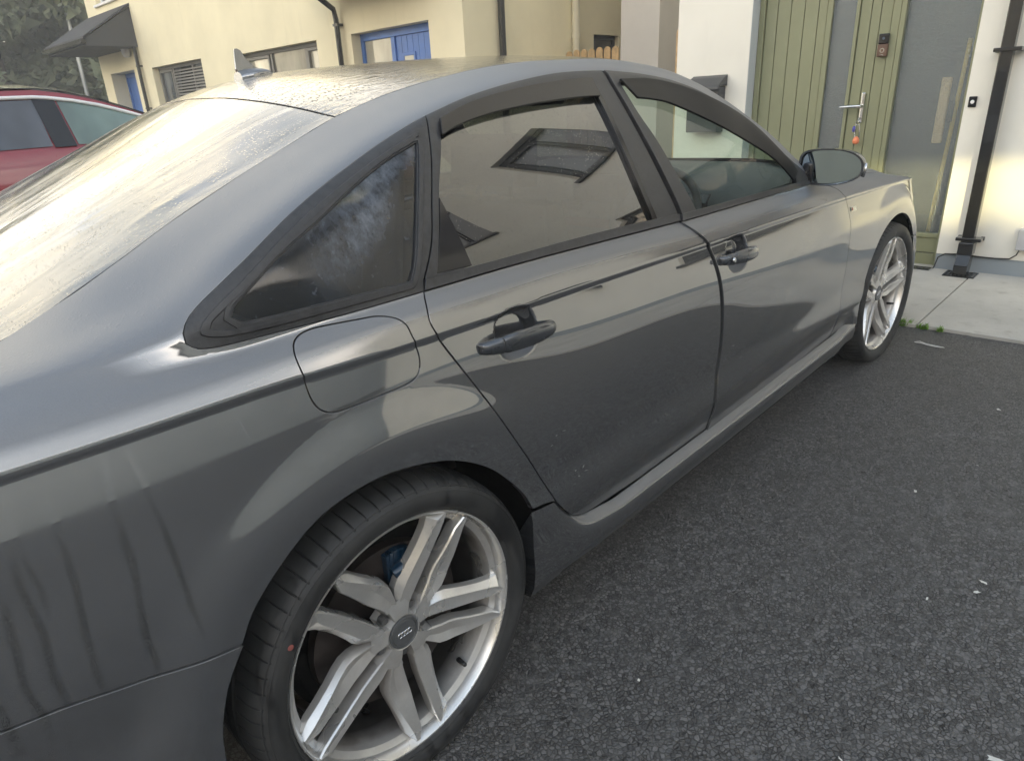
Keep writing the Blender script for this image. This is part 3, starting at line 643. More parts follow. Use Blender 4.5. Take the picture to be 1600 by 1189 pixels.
for s in (-1, 1):
    mb = MB(); mb.box(3.55, 3.74, s*.62-.11, s*.62+.11, .60, .70); adopt(mb.build('headlight', simple('clear_headlight', (.5, .52, .55), .08, spec=.8), None, bevel=.03))
cw_ = outline([(2.12, -.80), (2.24, -.835), (2.30, -.83)], [(c[0]+.05, c[1]) for c in cowl], [(2.30, .83), (2.24, .835), (2.12, .80)], [(c[0]-.03, c[1]) for c in cowl[::-1]], step=.02)
adopt(top_panel('windscreen_scuttle', cw_, M['gloss_black'], None, off=-.004, gap=0, thick=0))
# ---- dark inner shell behind the shut lines, floor, arches
def inner():
    prof = [(.80, .20), (.872, .32), (.892, .42), (.893, .70), (.870, .86), (.845, .96), (.83, .985)]
    for side in (-1, 1):
        V = []; F = []; X = [x for x in np.linspace(.42, 2.46, 40)]; n0 = 0
        for x in X:
            for w, z in prof: V.append((x, side*w, z))
        m = len(prof)
        for i in range(len(X)-1):
            for j in range(m-1): F.append((n0+i*m+j, n0+i*m+j+1, n0+(i+1)*m+j+1, n0+(i+1)*m+j))
        adopt(mesh('door_aperture', V, F, M['void'], None))
inner()
def liner(cx, name):
    R_ = .400
    for side in (-1, 1):
        V = []; F = []; n0 = 0; A = [math.radians(-14+208*k/40) for k in range(41)]
        yy = (.914, .90, .62)
        for a in A:
            for y in yy:
                rr = .3935 if y == .914 else R_
                V.append((cx+rr*math.cos(a), side*y, HUBZ+rr*math.sin(a)))
        for k in range(40):
            for j in range(2): F.append((n0+3*k+j, n0+3*k+j+1, n0+3*k+4+j, n0+3*k+3+j))
        c = len(V); V.append((cx, side*.62, HUBZ)); 
        for k in range(40): F.append((n0+3*k+2, n0+3*k+5, c))
        adopt(mesh(name, V, F, M['void'], None, smooth=False))
liner(0, 'wheel_arch_liner'); liner(WHEELBASE, 'wheel_arch_liner')
mb = MB(); mb.box(.45, 2.45, -.80, .80, .18, .27); mb.box(-.98, -.42, -.80, .80, .22, .60); mb.box(-.42, .42, -.60, .60, .2, .80); mb.box(2.45, 3.35, -.60, .60, .2, .80); mb.box(3.32, 3.7, -.62, .62, .22, .68)
adopt(mb.build('floor_pan', M['void'], None))
mb = MB(); mb.box(-.98, .25, -.78, .78, .80, .93); adopt(mb.build('parcel_shelf', simple('dark_parcel_shelf', (.02, .02, .02), .9), None))
# ---------------------------------------------------------------- wheels
def alloy_mat():
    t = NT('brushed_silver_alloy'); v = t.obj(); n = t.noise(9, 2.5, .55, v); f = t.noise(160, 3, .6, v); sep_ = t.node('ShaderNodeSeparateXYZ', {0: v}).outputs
    r = t.math('SQRT', t.math('ADD', t.math('POWER', sep_[0], 2.), t.math('POWER', sep_[2], 2.)))
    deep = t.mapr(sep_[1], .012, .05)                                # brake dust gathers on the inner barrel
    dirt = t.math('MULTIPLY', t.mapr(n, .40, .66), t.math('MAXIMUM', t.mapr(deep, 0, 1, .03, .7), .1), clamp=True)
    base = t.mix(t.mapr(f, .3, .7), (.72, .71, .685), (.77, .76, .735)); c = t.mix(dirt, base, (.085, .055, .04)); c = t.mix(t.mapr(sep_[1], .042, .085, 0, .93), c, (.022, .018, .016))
    t.p(color=c, metal=t.mapr(dirt, 0, 1, .70, .15), rough=t.mapr(dirt, 0, 1, .26, .8), coat=.3, coat_rough=.15, normal=t.bump(f, .02, .0005)); return t.m
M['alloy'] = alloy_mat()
def tyre_mat():
    t = NT('damp_black_tyre'); v = t.obj(); n = t.noise(7, 6, .7, v); w = t.mapr(t.noise(5, 4, .6, t.obj((2.5, 1, .6)), 1.), .56, .64)
    c = t.mix(t.mapr(n, .35, .7), (.022, .023, .024), (.050, .050, .050)); c = t.mix(t.math('MULTIPLY', w, .8), c, (.009, .009, .010))
    t.p(color=c, rough=t.math('SUBTRACT', t.mapr(n, .3, .7, .50, .72), t.math('MULTIPLY', w, .22)), spec=.45, normal=t.bump(t.noise(140, 4, .6, v), .12, .0012)); return t.m
M['tyre'] = tyre_mat()
M['disc'] = simple('rusty_brake_disc', (.045, .036, .033), .5, metal=.5, vary=.3, vs=20)
M['blue'] = simple('blue_caliper_paint', (.006, .028, .06), .3, coat=.6)
M['cap'] = simple('dark_grey_centre_cap', (.13, .135, .14), .35, metal=.3)
M['chrome'] = simple('satin_chrome', (.62, .63, .64), .18, metal=1, vary=.03)
M['lug'] = simple('grey_lug_pocket', (.13, .13, .13), .45, metal=.5)
M['valve'] = simple('black_valve', (.02, .02, .02), .5)
M['reddot'] = simple('red_paint_dot', (.32, .10, .085), .6)
def tyre(parent):
    # local frame: y = into the car, outer face at y = 0
    RO = .343; prof = [(.2715, .004), (.276, -.003), (.286, -.011), (.300, -.016), (.314, -.015), (.324, -.010), (.3315, .000), (.3365, .012), (.3395, .026), (.3415, .045), (.3425, .075), (.343, .125), (.3425, .175), (.3395, .222), (.332, .248), (.315, .262), (.286, .255), (.272, .244)]
    grooves = (.064, .104, .146, .186); P = []
    for r, y in prof: P.append((r, y))
    # straight tread stretch gets four round-the-tyre grooves
    tread = []
    for g in grooves: tread += [(.3425, g-.006), (.336, g-.0045), (.336, g+.0045), (.3425, g+.006)]
    P = [q for q in P if q[1] <= .045 and q[0] > 0][:10]+tread+[q for q in prof if q[1] >= .222]
    V = []; F = []; m = len(P); ANG = [math.radians(g*5+o_) for g in range(72) for o_ in (0, .15, .60, .75, 2.8)]; n = len(ANG)
    for k in range(n):
        a = ANG[k]; ph = (k % 5)
        for j, (r, y) in enumerate(P):
            rr = r
            # shoulder sipes: every fourth slice is cut in from the shoulder across the outer rib
            if ph in (1, 2) and -.004 <= y <= .056 and r > .326: rr = r-.0055 if y > .006 else r-.003
            z = rr*math.sin(a+(.012 if .01 < y < .2 and False else 0)); x = rr*math.cos(a)
            V.append((x, y, z))
    for k in range(n):
        for j in range(m-1): F.append((k*m+j, k*m+j+1, ((k+1) % n)*m+j+1, ((k+1) % n)*m+j))
    me = mesh('tyre', V, F, M['tyre'], parent, smooth=True, auto=28)
    # raised rings and fine ribs on the sidewall
    mb = MB()
    for r0, y0 in ((.2815, -.0085), (.3185, -.0138), (.3275, -.0078)): mb.lathe([(r0-.0012, y0+.0012), (r0, y0-.0010), (r0+.0012, y0+.0012)], n=120)
    mb.build('sidewall_rib', M['tyre'], me, smooth=True)
    return me
def spokes():
    """five pairs; each spoke is a faceted bar, the trailing one kinked"""
    S1 = [  # u, inner t, outer ridge t, outer skirt t, y face, y floor
        (.040, .0145, .034, .036, .034, .075), (.062, .0150, .040, .046, .032, .075), (.085, .015, .046, .060, .029, .072), (.105, .016, .0475, .063, .027, .068), (.125, .0165, .0475, .061, .0245, .064),
        (.160, .0195, .048, .0595, .019, .056), (.195, .023, .0490, .0605, .013, .048), (.225, .0255, .0500, .064, .008, .040), (.245, .0285, .0480, .071, .005, .034), (.262, .0335, .0390, .0430, .002, .030)]
    S2 = [
        (.040, .0145, .034, .036, .034, .075), (.062, .0150, .040, .043, .032, .074), (.085, .0145, .0495, .053, .030, .070), (.105, .0135, .0575, .062, .028, .066), (.125, .0115, .0585, .064, .0275, .062),
        (.145, .0105, .0545, .061, .0245, .058), (.175, .0115, .0480, .055, .017, .052), (.205, .0115, .0410, .050, .011, .045), (.235, .0105, .0335, .046, .006, .038), (.262, .0200, .0300, .0340, .002, .030)]
    S1 = [(*q[:5], min(q[5], q[4]+.030)) for q in S1]; S2 = [(*q[:5], min(q[5], q[4]+.030)) for q in S2]
    V = []; F = []
    for k in range(5):
        A = math.radians(-90+72*k)
        for S, sg in ((S1, 1), (S2, -1)):
            n0 = len(V)
            for i, (u, ti, tr, to, yf, yl) in enumerate(S):
                mid = (ti+tr)/2; kink = .005 if (sg < 0 and .08 < u < .16) else 0
                for t, y in ((ti, yl), (ti, yf+.0035), (ti+.0022, yf), (mid+(.004 if sg < 0 else .002), yf+.002+kink), (tr, yf+.0005), (to, yf+.013), (to+.001, yl)):
                    t *= sg; V.append((u*math.cos(A)-t*math.sin(A), y, u*math.sin(A)+t*math.cos(A)))
            for i in range(len(S)-1):
                for j in range(6): F.append((n0+i*7+j, n0+i*7+j+1, n0+(i+1)*7+j+1, n0+(i+1)*7+j))
            F.append(tuple(range(n0, n0+7))); F.append(tuple(range(n0+(len(S)-1)*7, n0+len(S)*7)))
    return V, F
def wheel(loc, steer=0, camber=0, side=-1, phase=0):
    rim_ = MB()
    # rim lip and barrel
    rim_.lathe([(.2640, .012), (.2655, .003), (.2690, -.001), (.2722, -.0015), (.2735, .002), (.2730, .008), (.268, .020)], n=144)
    rim_.lathe([(.2655, .003), (.2620, .010), (.2600, .022), (.2480, .030), (.2465, .036), (.2445, .060), (.240, .100), (.2385, .150), (.243, .205), (.252, .238), (.270, .246)], n=144)
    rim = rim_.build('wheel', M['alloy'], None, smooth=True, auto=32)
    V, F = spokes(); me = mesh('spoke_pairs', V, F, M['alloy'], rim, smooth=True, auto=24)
    bm = bmesh.new(); bm.from_mesh(me.data); bmesh.ops.recalc_face_normals(bm, faces=bm.faces)
    bmesh.ops.bevel(bm, geom=[e for e in bm.edges if len(e.link_faces) == 2 and e.calc_face_angle(0) > .35], offset=.0014, segments=2, affect='EDGES', clamp_overlap=True)
    bm.to_mesh(me.data); bm.free(); me.data.polygons.foreach_set('use_smooth', [True]*len(me.data.polygons)); me.data.set_sharp_from_angle(angle=math.radians(22))
    # hub with five lug pockets
    nb = MB(); n = 100; Vh = []; Fh = []; rings = [.0335, .040, .048, .056, .064, .072, .080]
    for k in range(n):
        a = 2*math.pi*k/n
        for r in rings:
            x, z = r*math.cos(a), r*math.sin(a); y = .0305+max(0, r-.055)*.12+(.004 if r < .035 else 0)
            for q in range(5):
                b = math.radians(-90+72*q); d = math.hypot(x-.056*math.cos(b), z-.056*math.sin(b))
                if d < .0135: y = .056
                elif x*math.cos(b)+z*math.sin(b) > .056 and abs(-x*math.sin(b)+z*math.cos(b)) < .0125: y = .060
            Vh.append((x, y, z))
    m = len(rings)
    for k in range(n):
        for j in range(m-1): Fh.append((k*m+j, k*m+j+1, ((k+1) % n)*m+j+1, ((k+1) % n)*m+j))
    mesh('hub_face', Vh, Fh, M['alloy'], rim, smooth=True, auto=30)
    mb = MB(); mb.lathe([(0, .0285), (.028, .0285), (.0305, .030), (.0315, .0275), (.0345, .0275), (.0355, .031), (.0355, .05)], n=64); cap = mb.build('centre_cap', M['cap'], rim, smooth=True, auto=30)
    for q in range(4):
        mb = MB(); c = Vector(((q-1.5)*.0080, .0284-.0002*q, 0)); P_ = None
        mb.lathe([(.0044, 0), (.0049, -.0016), (.0061, -.0016), (.0066, 0)], c=tuple(c), n=28); mb.build('ring_emblem', M['chrome'], cap, smooth=True)
    for q in range(5):
        b = math.radians(-90+72*q); mb = MB(); mb.lathe([(0, .040), (.0075, .040), (.0088, .043), (.0088, .058)], c=(.056*math.cos(b), 0, .056*math.sin(b)), n=16); mb.build('wheel_bolt', M['lug'], rim, auto=30)
    a = math.radians(-54); mb = MB(); mb.tube([(.240*math.cos(a), .050, .240*math.sin(a)), (.232*math.cos(a), .030, .232*math.sin(a)), (.228*math.cos(a), .018, .228*math.sin(a))], [.006, .005, .0048], 12); mb.build('valve_stem', M['valve'], rim, smooth=True)
    ty = tyre(rim)
    mb = MB(); a = math.radians(145); mb.lathe([(0, -.0172), (.0055, -.0170)], c=(.302*math.cos(a), 0, .302*math.sin(a)), n=20)
    if side < 0 and loc[0] < 1: mb.build('paint_dot', M['reddot'], ty)
    mb = MB(); mb.lathe([(.055, .085), (.085, .085), (.09, .078), (.165, .078), (.178, .079), (.178, .103), (.09, .103)], n=80); mb.build('brake_disc', M['disc'], rim, smooth=True, auto=30)
    mb = MB(); ca = [math.radians(62+3.2*i) for i in range(9)]
    for i in range(8):
        a0, a1 = ca[i], ca[i+1]; r0, r1 = .104, .168+.006*math.sin(math.pi*i/7)
        v = [(r*math.cos(a), y, r*math.sin(a)) for a in (a0, a1) for r in (r0, r1) for y in (.062, .110)]
        mb.add(v, [(0, 1, 3, 2), (4, 6, 7, 5), (0, 4, 5, 1), (2, 3, 7, 6), (0, 2, 6, 4), (1, 5, 7, 3)])
    mb.tube([(.128*math.cos(ca[1]), .055, .128*math.sin(ca[1])), (.140*math.cos(ca[4]), .050, .140*math.sin(ca[4])), (.128*math.cos(ca[7]), .055, .128*math.sin(ca[7]))], [.014, .018, .014], 12)
    mb.build('brake_caliper', M['blue'], rim, bevel=.002)
    mb = MB(); mb.lathe([(0, .110), (.20, .112), (.215, .13), (.21, .20)], n=40); mb.build('backing_plate', M['void'], rim)
    rim.matrix_basis = Matrix.Translation(loc) @ (Matrix.Rotation(math.pi, 4, 'Z') if side > 0 else Matrix.Identity(4)) @ Matrix.Rotation(-steer, 4, 'Z') @ Matrix.Rotation(-camber, 4, 'X') @ Matrix.Rotation(phase, 4, 'Y')
    return adopt(rim)
w0 = wheel((0, -.925, .335), 0, .02, -1)
w1 = wheel((WHEELBASE, -.925, .335), .039, .01, -1, phase=math.radians(-28))
w2 = wheel((0, .925, .335), 0, .02, 1); w3 = wheel((WHEELBASE, .925, .335), -.039, .01, 1)
# ---------------------------------------------------------------- handles, mirror, aerial, cabin
M['body_plastic'] = simple('painted_grey_plastic', (.060, .066, .076), .26, metal=.45, coat=1., coat_rough=.06, vary=.06)
def by_name(n, side=-1):
    for o in car.children:
        if o.name.split('.')[0] == n:
            if (o.data.vertices[0].co.y < 0) == (side < 0): return o
def handle(x0, x1, z0, z1, key, side=-1):
    door = by_name('front_door' if key else 'rear_door', side); n = 40; V = []; F = []; m = 14
    segs = [(0, .20, 'handle_end_cap'), (.205, 1., 'door_handle')]
    for a, b, nm in segs:
        V = []; F = []; ks = np.linspace(a, b, 26)
        for i, t in enumerate(ks):
            x = x0+(x1-x0)*t; z = z0+(z1-z0)*t+.004*math.sin(math.pi*t); wd = float(side_w(x, z)[0]); arch = math.sin(math.pi*min(max(t, 0), 1))**.45
            h = .0075+.013*min(1, (math.sin(math.pi*min(max(t*.96+.02, 0), 1)))**.5); y_out = wd+.004+.034*arch**1.0; th = .019 if .16 < t < .9 else .026
            cap_ = 1.0
            if i in (0, len(ks)-1): h *= .88; y_out -= .001
            for k in range(m):
                q = 2*math.pi*k/m; ct, st = math.cos(q), math.sin(q)
                sy = math.copysign(abs(ct)**.75, ct); szz = math.copysign(abs(st)**.8, st)
                V.append((x, side*(y_out-th/2+sy*th/2), z+szz*h))
        for i in range(25):
            for k in range(m): F.append((i*m+k, i*m+(k+1) % m, (i+1)*m+(k+1) % m, (i+1)*m+k))
        F += [tuple(range(m)), tuple(range(25*m, 26*m))]
        o = mesh(nm, V, F, M['body_plastic'], None, smooth=True, auto=50); adopt(o, door)
        if nm == 'handle_end_cap' and key:
            mb = MB(); xx = x0+(x1-x0)*.13; zz = z0+.001; mb.lathe([(0, -.001), (.006, -.001), (.0075, .001), (.0075, .004)], c=(xx, side*(float(side_w(xx, zz)[0])+.033), zz), n=20); adopt(mb.build('key_lock', M['chrome'], None, smooth=True, auto=40), door)
    # sensor outline on the grip
    mb = MB(); xx = x0+(x1-x0)*.30; zz = z0+(z1-z0)*.3+.003; yy = side*(float(side_w(xx, zz)[0])+.0385)
    P_ = [(xx-.008, yy, zz-.004), (xx-.008, yy, zz+.004), (xx+.010, yy, zz+.0045), (xx+.010, yy, zz-.0035), (xx-.008, yy, zz-.004)]; mb.tube(P_, .0004, 5); adopt(mb.build('lock_mark', M['rubber'], None), door)
for side in (-1, 1):
    handle(.262, .484, .876, .866, False, side); handle(1.205, 1.430, .857, .846, True, side)
def mirror(side=-1):
    # housing: an egg-shaped shell, flat towards the rear
    V = []; F = []; N1, N2 = 40, 14; cy, cz = -.930, 1.028; X0 = 1.985
    def rim(a):
        c, s = math.cos(a), math.sin(a); ry = .112; up_ = .064 if s > 0 else .062
        px = math.copysign(abs(c)**(.5 if c > 0 else .78), c)*ry; pz = math.copysign(abs(s)**(.5 if c > 0 else .78), s)*up_
        pz *= 1-.22*(-px/ry if px < 0 else 0)*(1 if s < 0 else .45); return px, pz+(.006 if False else 0)-px*.0
    for i in range(N2+1):
        t = i/N2; k = math.sqrt(max(0, 1-t**2.2)); x = X0+.105*t+.0
        for j in range(N1):
            py, pz = rim(2*math.pi*j/N1); V.append((x+.02*(py/.11)*-1*0, cy+py*k, cz+pz*k+.004*t))
    for i in range(N2):
        for j in range(N1): F.append((i*N1+j, i*N1+(j+1) % N1, (i+1)*N1+(j+1) % N1, (i+1)*N1+j))
    hous = mesh('wing_mirror', V, F, M['body_plastic'], None, smooth=True, auto=60)
    mb = MB()
    def ring(k0, x0, k1, x1):
        n0 = len(mb.v); 
        for k, x in ((k0, x0), (k1, x1)):
            for j in range(N1):
                py, pz = rim(2*math.pi*j/N1); mb.v.append((x, cy+py*k, cz+pz*k))
        for j in range(N1): mb.f.append((n0+j, n0+(j+1) % N1, n0+N1+(j+1) % N1, n0+N1+j))
    ring(1.0, X0, 1.0, X0-.006); ring(1.0, X0-.006, .93, X0-.006); ring(.93, X0-.006, .91, X0+.006)
    f = mb.build('mirror_surround', M['body_plastic'], None, smooth=True, auto=40)
    mb = MB(); pl = [rim(2*math.pi*j/N1) for j in range(N1)]; mb.add([(X0+.013-a*.14+b*.10, cy+a*.885, cz+b*.885) for a, b in pl], [tuple(range(N1))])
    gl = mb.build('mirror_glass', M['mirror'], None)
    mb = MB(); mb.add([(X0+.032, cy+a*.95, cz+b*.95) for a, b in pl], [tuple(range(N1))]); bk = mb.build('mirror_bezel', M['rubber'], None)
    # amber-clear repeater on the outer edge, foot and sail
    mb = MB(); mb.tube([(X0+.012, cy-.106, cz-.030), (X0+.016, cy-.1115, cz-.005), (X0+.02, cy-.109, cz+.015)], .006, 8); rp = mb.build('indicator_repeater', M['chrome'], None, smooth=True)
    mb = MB(); mb.tube([(1.99, -.845, .985), (2.0, -.835, .98), (2.02, -.80, .972)], [.022, .028, .030], 14, sy=.8); ft = mb.build('mirror_foot', M['gloss_black'], None, smooth=True)
    mb = MB(); mb.box(1.975, 2.06, -.872, -.832, .968, 1.045); ft2 = mb.build('mirror_arm', M['gloss_black'], None, bevel=.012, auto=40)
    parts = [f, gl, bk, rp, ft, ft2]
    for o in parts: o.parent = hous
    if side > 0:
        hous.matrix_basis = Matrix.Diagonal((1, -1, 1, 1))
    adopt(hous); return hous
def mirror_mat():
    t = NT('mirror_silvering'); t.p(color=(.20, .26, .32), metal=1, rough=.03); return t.m
M['mirror'] = mirror_mat()
mirror(-1); mirror(1)
# shark-fin aerial
V = []; F = []; sec_ = [(.413, .000, .018), (.405, .008, .022), (.385, .013, .026), (.360, .016, .028), (.335, .017, .028), (.322, .015, .024)]
n = 18
for x, h, w in sec_:
    zb = float(top_z(np.array([x]), np.array([0.]))[0])-.004
    for k in range(n+1):
        a = math.pi*k/n; V.append((x, -w*math.cos(a), zb+.002+(h+.006)*math.sin(a)**.7))
for i in range(len(sec_)-1):
    for k in range(n): F.append((i*(n+1)+k, i*(n+1)+k+1, (i+1)*(n+1)+k+1, (i+1)*(n+1)+k))
F.append(tuple(range((len(sec_)-1)*(n+1), len(sec_)*(n+1))))
ae = adopt(mesh('roof_aerial', V, F, M['paint'], None, smooth=True, auto=50))
fin = [(.392, 1.438), (.372, 1.446), (.352, 1.466), (.343, 1.484), (.334, 1.489), (.327, 1.488), (.3255, 1.484), (.3225, 1.462), (.3205, 1.440), (.325, 1.425), (.38, 1.425)]
V = []; F = []; m = len(fin)
for s_, k in ((-1, .0035), (1, .0035)):
    for x, z in fin: V.append((x, s_*(k*(1.489-z)/.06+.0012), z))
F = [tuple(range(m)), tuple(range(2*m-1, m-1, -1))]+[(i, (i+1) % m, m+(i+1) % m, m+i) for i in range(m)]
adopt(mesh('aerial_fin', V, F, M['paint'], None), ae)
# badge on the front wing
def bd_pt(x, z, off=.002): return float(side_w(x, z)[0])+off
mb = MB(); v = [(x, -bd_pt(x, z, o), z) for o in (.0002, .0028) for (x, z) in ((2.296, .842), (2.352, .838), (2.353, .822), (2.297, .826))]
mb.add(v, [(0, 1, 2, 3), (7, 6, 5, 4), (0, 4, 5, 1), (1, 5, 6, 2), (2, 6, 7, 3), (3, 7, 4, 0)]); bdg = adopt(mb.build('wing_badge', M['chrome'], None))
mb = MB(); v = [(x, -bd_pt(x, z, .0034), z) for (x, z) in ((2.304, .8395), (2.318, .8385), (2.313, .8275), (2.300, .8285))]; mb.add(v, [(0, 1, 2, 3)]); adopt(mb.build('badge_red_flash', M['reddot'], None), bdg)

# cabin
M['cloth'] = simple('black_leather_seat', (.034, .034, .036), .5); M['dash'] = simple('charcoal_dashboard', (.050, .052, .055), .6, bump=.2, bs=300); M['head'] = simple('grey_headlining', (.34, .34, .33), .9)
def seat(x, y):
    mb = MB(); mb.prism([(x-.10, .42), (x+.45, .44), (x+.47, .54), (x+.05, .52), (x-.10, .50)], y-.25, y+.25, 'y'); s = adopt(mb.build('seat', M['cloth'], None, bevel=.03, auto=40))
    mb = MB(); mb.prism([(x-.05, .50), (x+.08, .52), (x-.05, .82), (x-.12, 1.06), (x-.20, 1.06), (x-.20, .80)], y-.23, y+.23, 'y'); adopt(mb.build('backrest', M['cloth'], None, bevel=.03, auto=40), s)
    mb = MB(); mb.prism([(x-.12, 1.09), (x-.11, 1.22), (x-.20, 1.24), (x-.22, 1.10)], y-.13, y+.13, 'y'); mb.tube([(x-.16, y-.06, 1.04), (x-.16, y-.06, 1.12)], .007, 8); mb.tube([(x-.16, y+.06, 1.04), (x-.16, y+.06, 1.12)], .007, 8); adopt(mb.build('headrest', M['cloth'], None, bevel=.02, auto=40), s)
seat(1.02, -.38); seat(1.02, .38)
mb = MB(); mb.prism([(.20, .45), (.72, .45), (.74, .56), (.30, .55), (.10, 1.00), (0., 1.0), (.06, .6)], -.66, .66, 'y'); adopt(mb.build('rear_bench', M['cloth'], None, bevel=.03, auto=40))
for y in (-.42, .42): mb = MB(); mb.prism([(.02, .98), (.10, .98), (.12, 1.12), (.03, 1.14)], y-.13, y+.13, 'y'); adopt(mb.build('rear_headrest', M['cloth'], None, bevel=.02, auto=40))
V = []; F = []; YY = np.linspace(-.80, .80, 41)
for y in YY:
    hood = .035*math.exp(-((y+.37)/.17)**2)
    for x, z in ((1.88, .60), (1.86, .80), (1.88, .895+hood*.6), (1.93, .945+hood), (2.02, .975+hood*.6), (2.12, 1.003), (2.22, 1.015), (2.33, .97)): V.append((x, y, min(z, float(top_z(np.array([x]), np.array([y]))[0])-.015) if x > 1.9 else z))
for i in range(40):
    for j in range(7): F.append((i*8+j, i*8+j+1, (i+1)*8+j+1, (i+1)*8+j))
dash = adopt(mesh('dashboard', V, F, M['dash'], None, smooth=True, auto=50))
mb = MB(); mb.prism([(1.87, .74), (1.86, .90), (1.885, .93), (1.91, .93)], -.52, -.22, 'y'); adopt(mb.build('instrument_cluster', M['gloss_black'], None), dash)
mb = MB(); mb.prism([(1.84, .88), (1.835, 1.0), (1.85, 1.0), (1.855, .88)], -.12, .12, 'y'); adopt(mb.build('centre_screen', M['gloss_black'], None, bevel=.004), dash)
c = Vector((1.68, -.40, .87)); ax = Vector((-math.cos(math.radians(25)), 0, math.sin(math.radians(25)))); a1 = Vector((0, 1, 0)); a2 = ax.cross(a1).normalized()
mb = MB(); mb.tube([c+(a1*math.cos(q)+a2*math.sin(q))*.182 for q in np.linspace(0, 2*math.pi, 49)], .0155, 10, cap=False); sw = adopt(mb.build('steering_wheel', M['cloth'], None, smooth=True))
mb = MB(); mb.tube([c-ax*.03-a1*.17, c-ax*.02, c-ax*.03+a1*.17], [.014, .05, .014], 10); mb.tube([c-ax*.02, c-ax*.02-a2*.17*(1 if a2.z > 0 else -1)], [.03, .014], 10); mb.tube([c-ax*.03, c-ax*.30], .03, 10); adopt(mb.build('wheel_hub', M['dash'], None, smooth=True), sw)
mb = MB(); mb.prism([(1.47, 1.29), (1.50, 1.29), (1.50, 1.355), (1.47, 1.355)], -.13, .13, 'y'); adopt(mb.build('interior_mirror', M['gloss_black'], None, bevel=.012))
# headlining and the inside of the roof pillars
V = []; F = []; XX = np.linspace(.05, 1.42, 16); yy = np.linspace(-.52, .52, 13)
for x in XX:
    for y in yy: V.append((x, y, float(top_z(np.array([x]), np.array([y*.98]))[0])-.035))
for i in range(15):
    for j in range(12): F.append((i*13+j, i*13+j+1, (i+1)*13+j+1, (i+1)*13+j))
adopt(mesh('headlining', V, F, M['head'], None, smooth=True))
for side in (-1, 1):
    for nm, P_, r in (('b_pillar_trim', [(1.10, .80, .60), (1.07, .80, 1.0), (1.05, .58, 1.31)], .03), ('c_pillar_trim', [(.12, .80, .98), (.25, .68, 1.18), (.38, .53, 1.27)], .04), ('door_card', [(.4, .84, .9), (1.0, .84, .88), (1.9, .83, .90)], .035)):
        mb = MB(); mb.tube([(a, side*b, c_) for a, b, c_ in P_], r, 8); adopt(mb.build(nm if nm == 'door_card' else 'pillar_trim', M['dash'] if nm != 'c_pillar_trim' else M['head'], None, smooth=True))

M['walnut'] = simple('walnut_trim', (.20, .07, .03), .25, coat=.6, vary=.3, vs=20)
for y in (-.66, -.14, .14, .66):
    mb = MB(); mb.box(1.845, 1.862, y-.055, y+.055, .835, .885); vt_ = adopt(mb.build('air_vent', M['gloss_black'], None, bevel=.006), dash)
    mb = MB(); P_ = [(1.843, y+.052*sx, .86+.023*sz) for sx, sz in ((-1, -1), (-1, 1), (1, 1), (1, -1), (-1, -1))]; mb.tube(P_, .0028, 6); adopt(mb.build('vent_surround', M['chrome'], None), vt_)
mb = MB(); mb.box(1.848, 1.860, -.74, .74, .765, .805); adopt(mb.build('dash_trim_strip', M['walnut'], None, bevel=.003), dash)
for side in (-1, 1):
    mb = MB(); mb.tube([(1.25, side*.79, .90), (1.5, side*.785, .915), (1.78, side*.79, .91)], .010, 8); adopt(mb.build('door_pull', M['chrome'], None, smooth=True)); 
for q in (-.075, .075):
    mb = MB(); mb.lathe([(.040, .0), (.044, -.004), (.046, 0)], c=(0, 0, 0), n=32, ax='z'); o = mb.build('gauge_ring', M['chrome'], None, smooth=True); o.matrix_basis = Matrix.Translation((1.856, -.37+q, .85)) @ Matrix.Rotation(math.radians(-90), 4, 'Y'); adopt(o, dash)
# the front door is not fully latched: its rear edge stands a finger's breadth proud
fd_ = by_name('front_door', -1); hinge = car.matrix_world.translation
hp_ = Vector((2.27, -.93, 0)); fd_.matrix_basis = Matrix.Translation(hp_) @ Matrix.Rotation(math.radians(.55), 4, 'Z') @ Matrix.Translation(-hp_) if False else Matrix.Identity(4)
mloc = Vector((2.27-1.35, -.93, 0)); RJ = Matrix.Translation(hp_) @ Matrix.Rotation(math.radians(.36), 4, 'Z') @ Matrix.Translation(-hp_)
fd_.matrix_parent_inverse = fd_.matrix_parent_inverse @ RJ
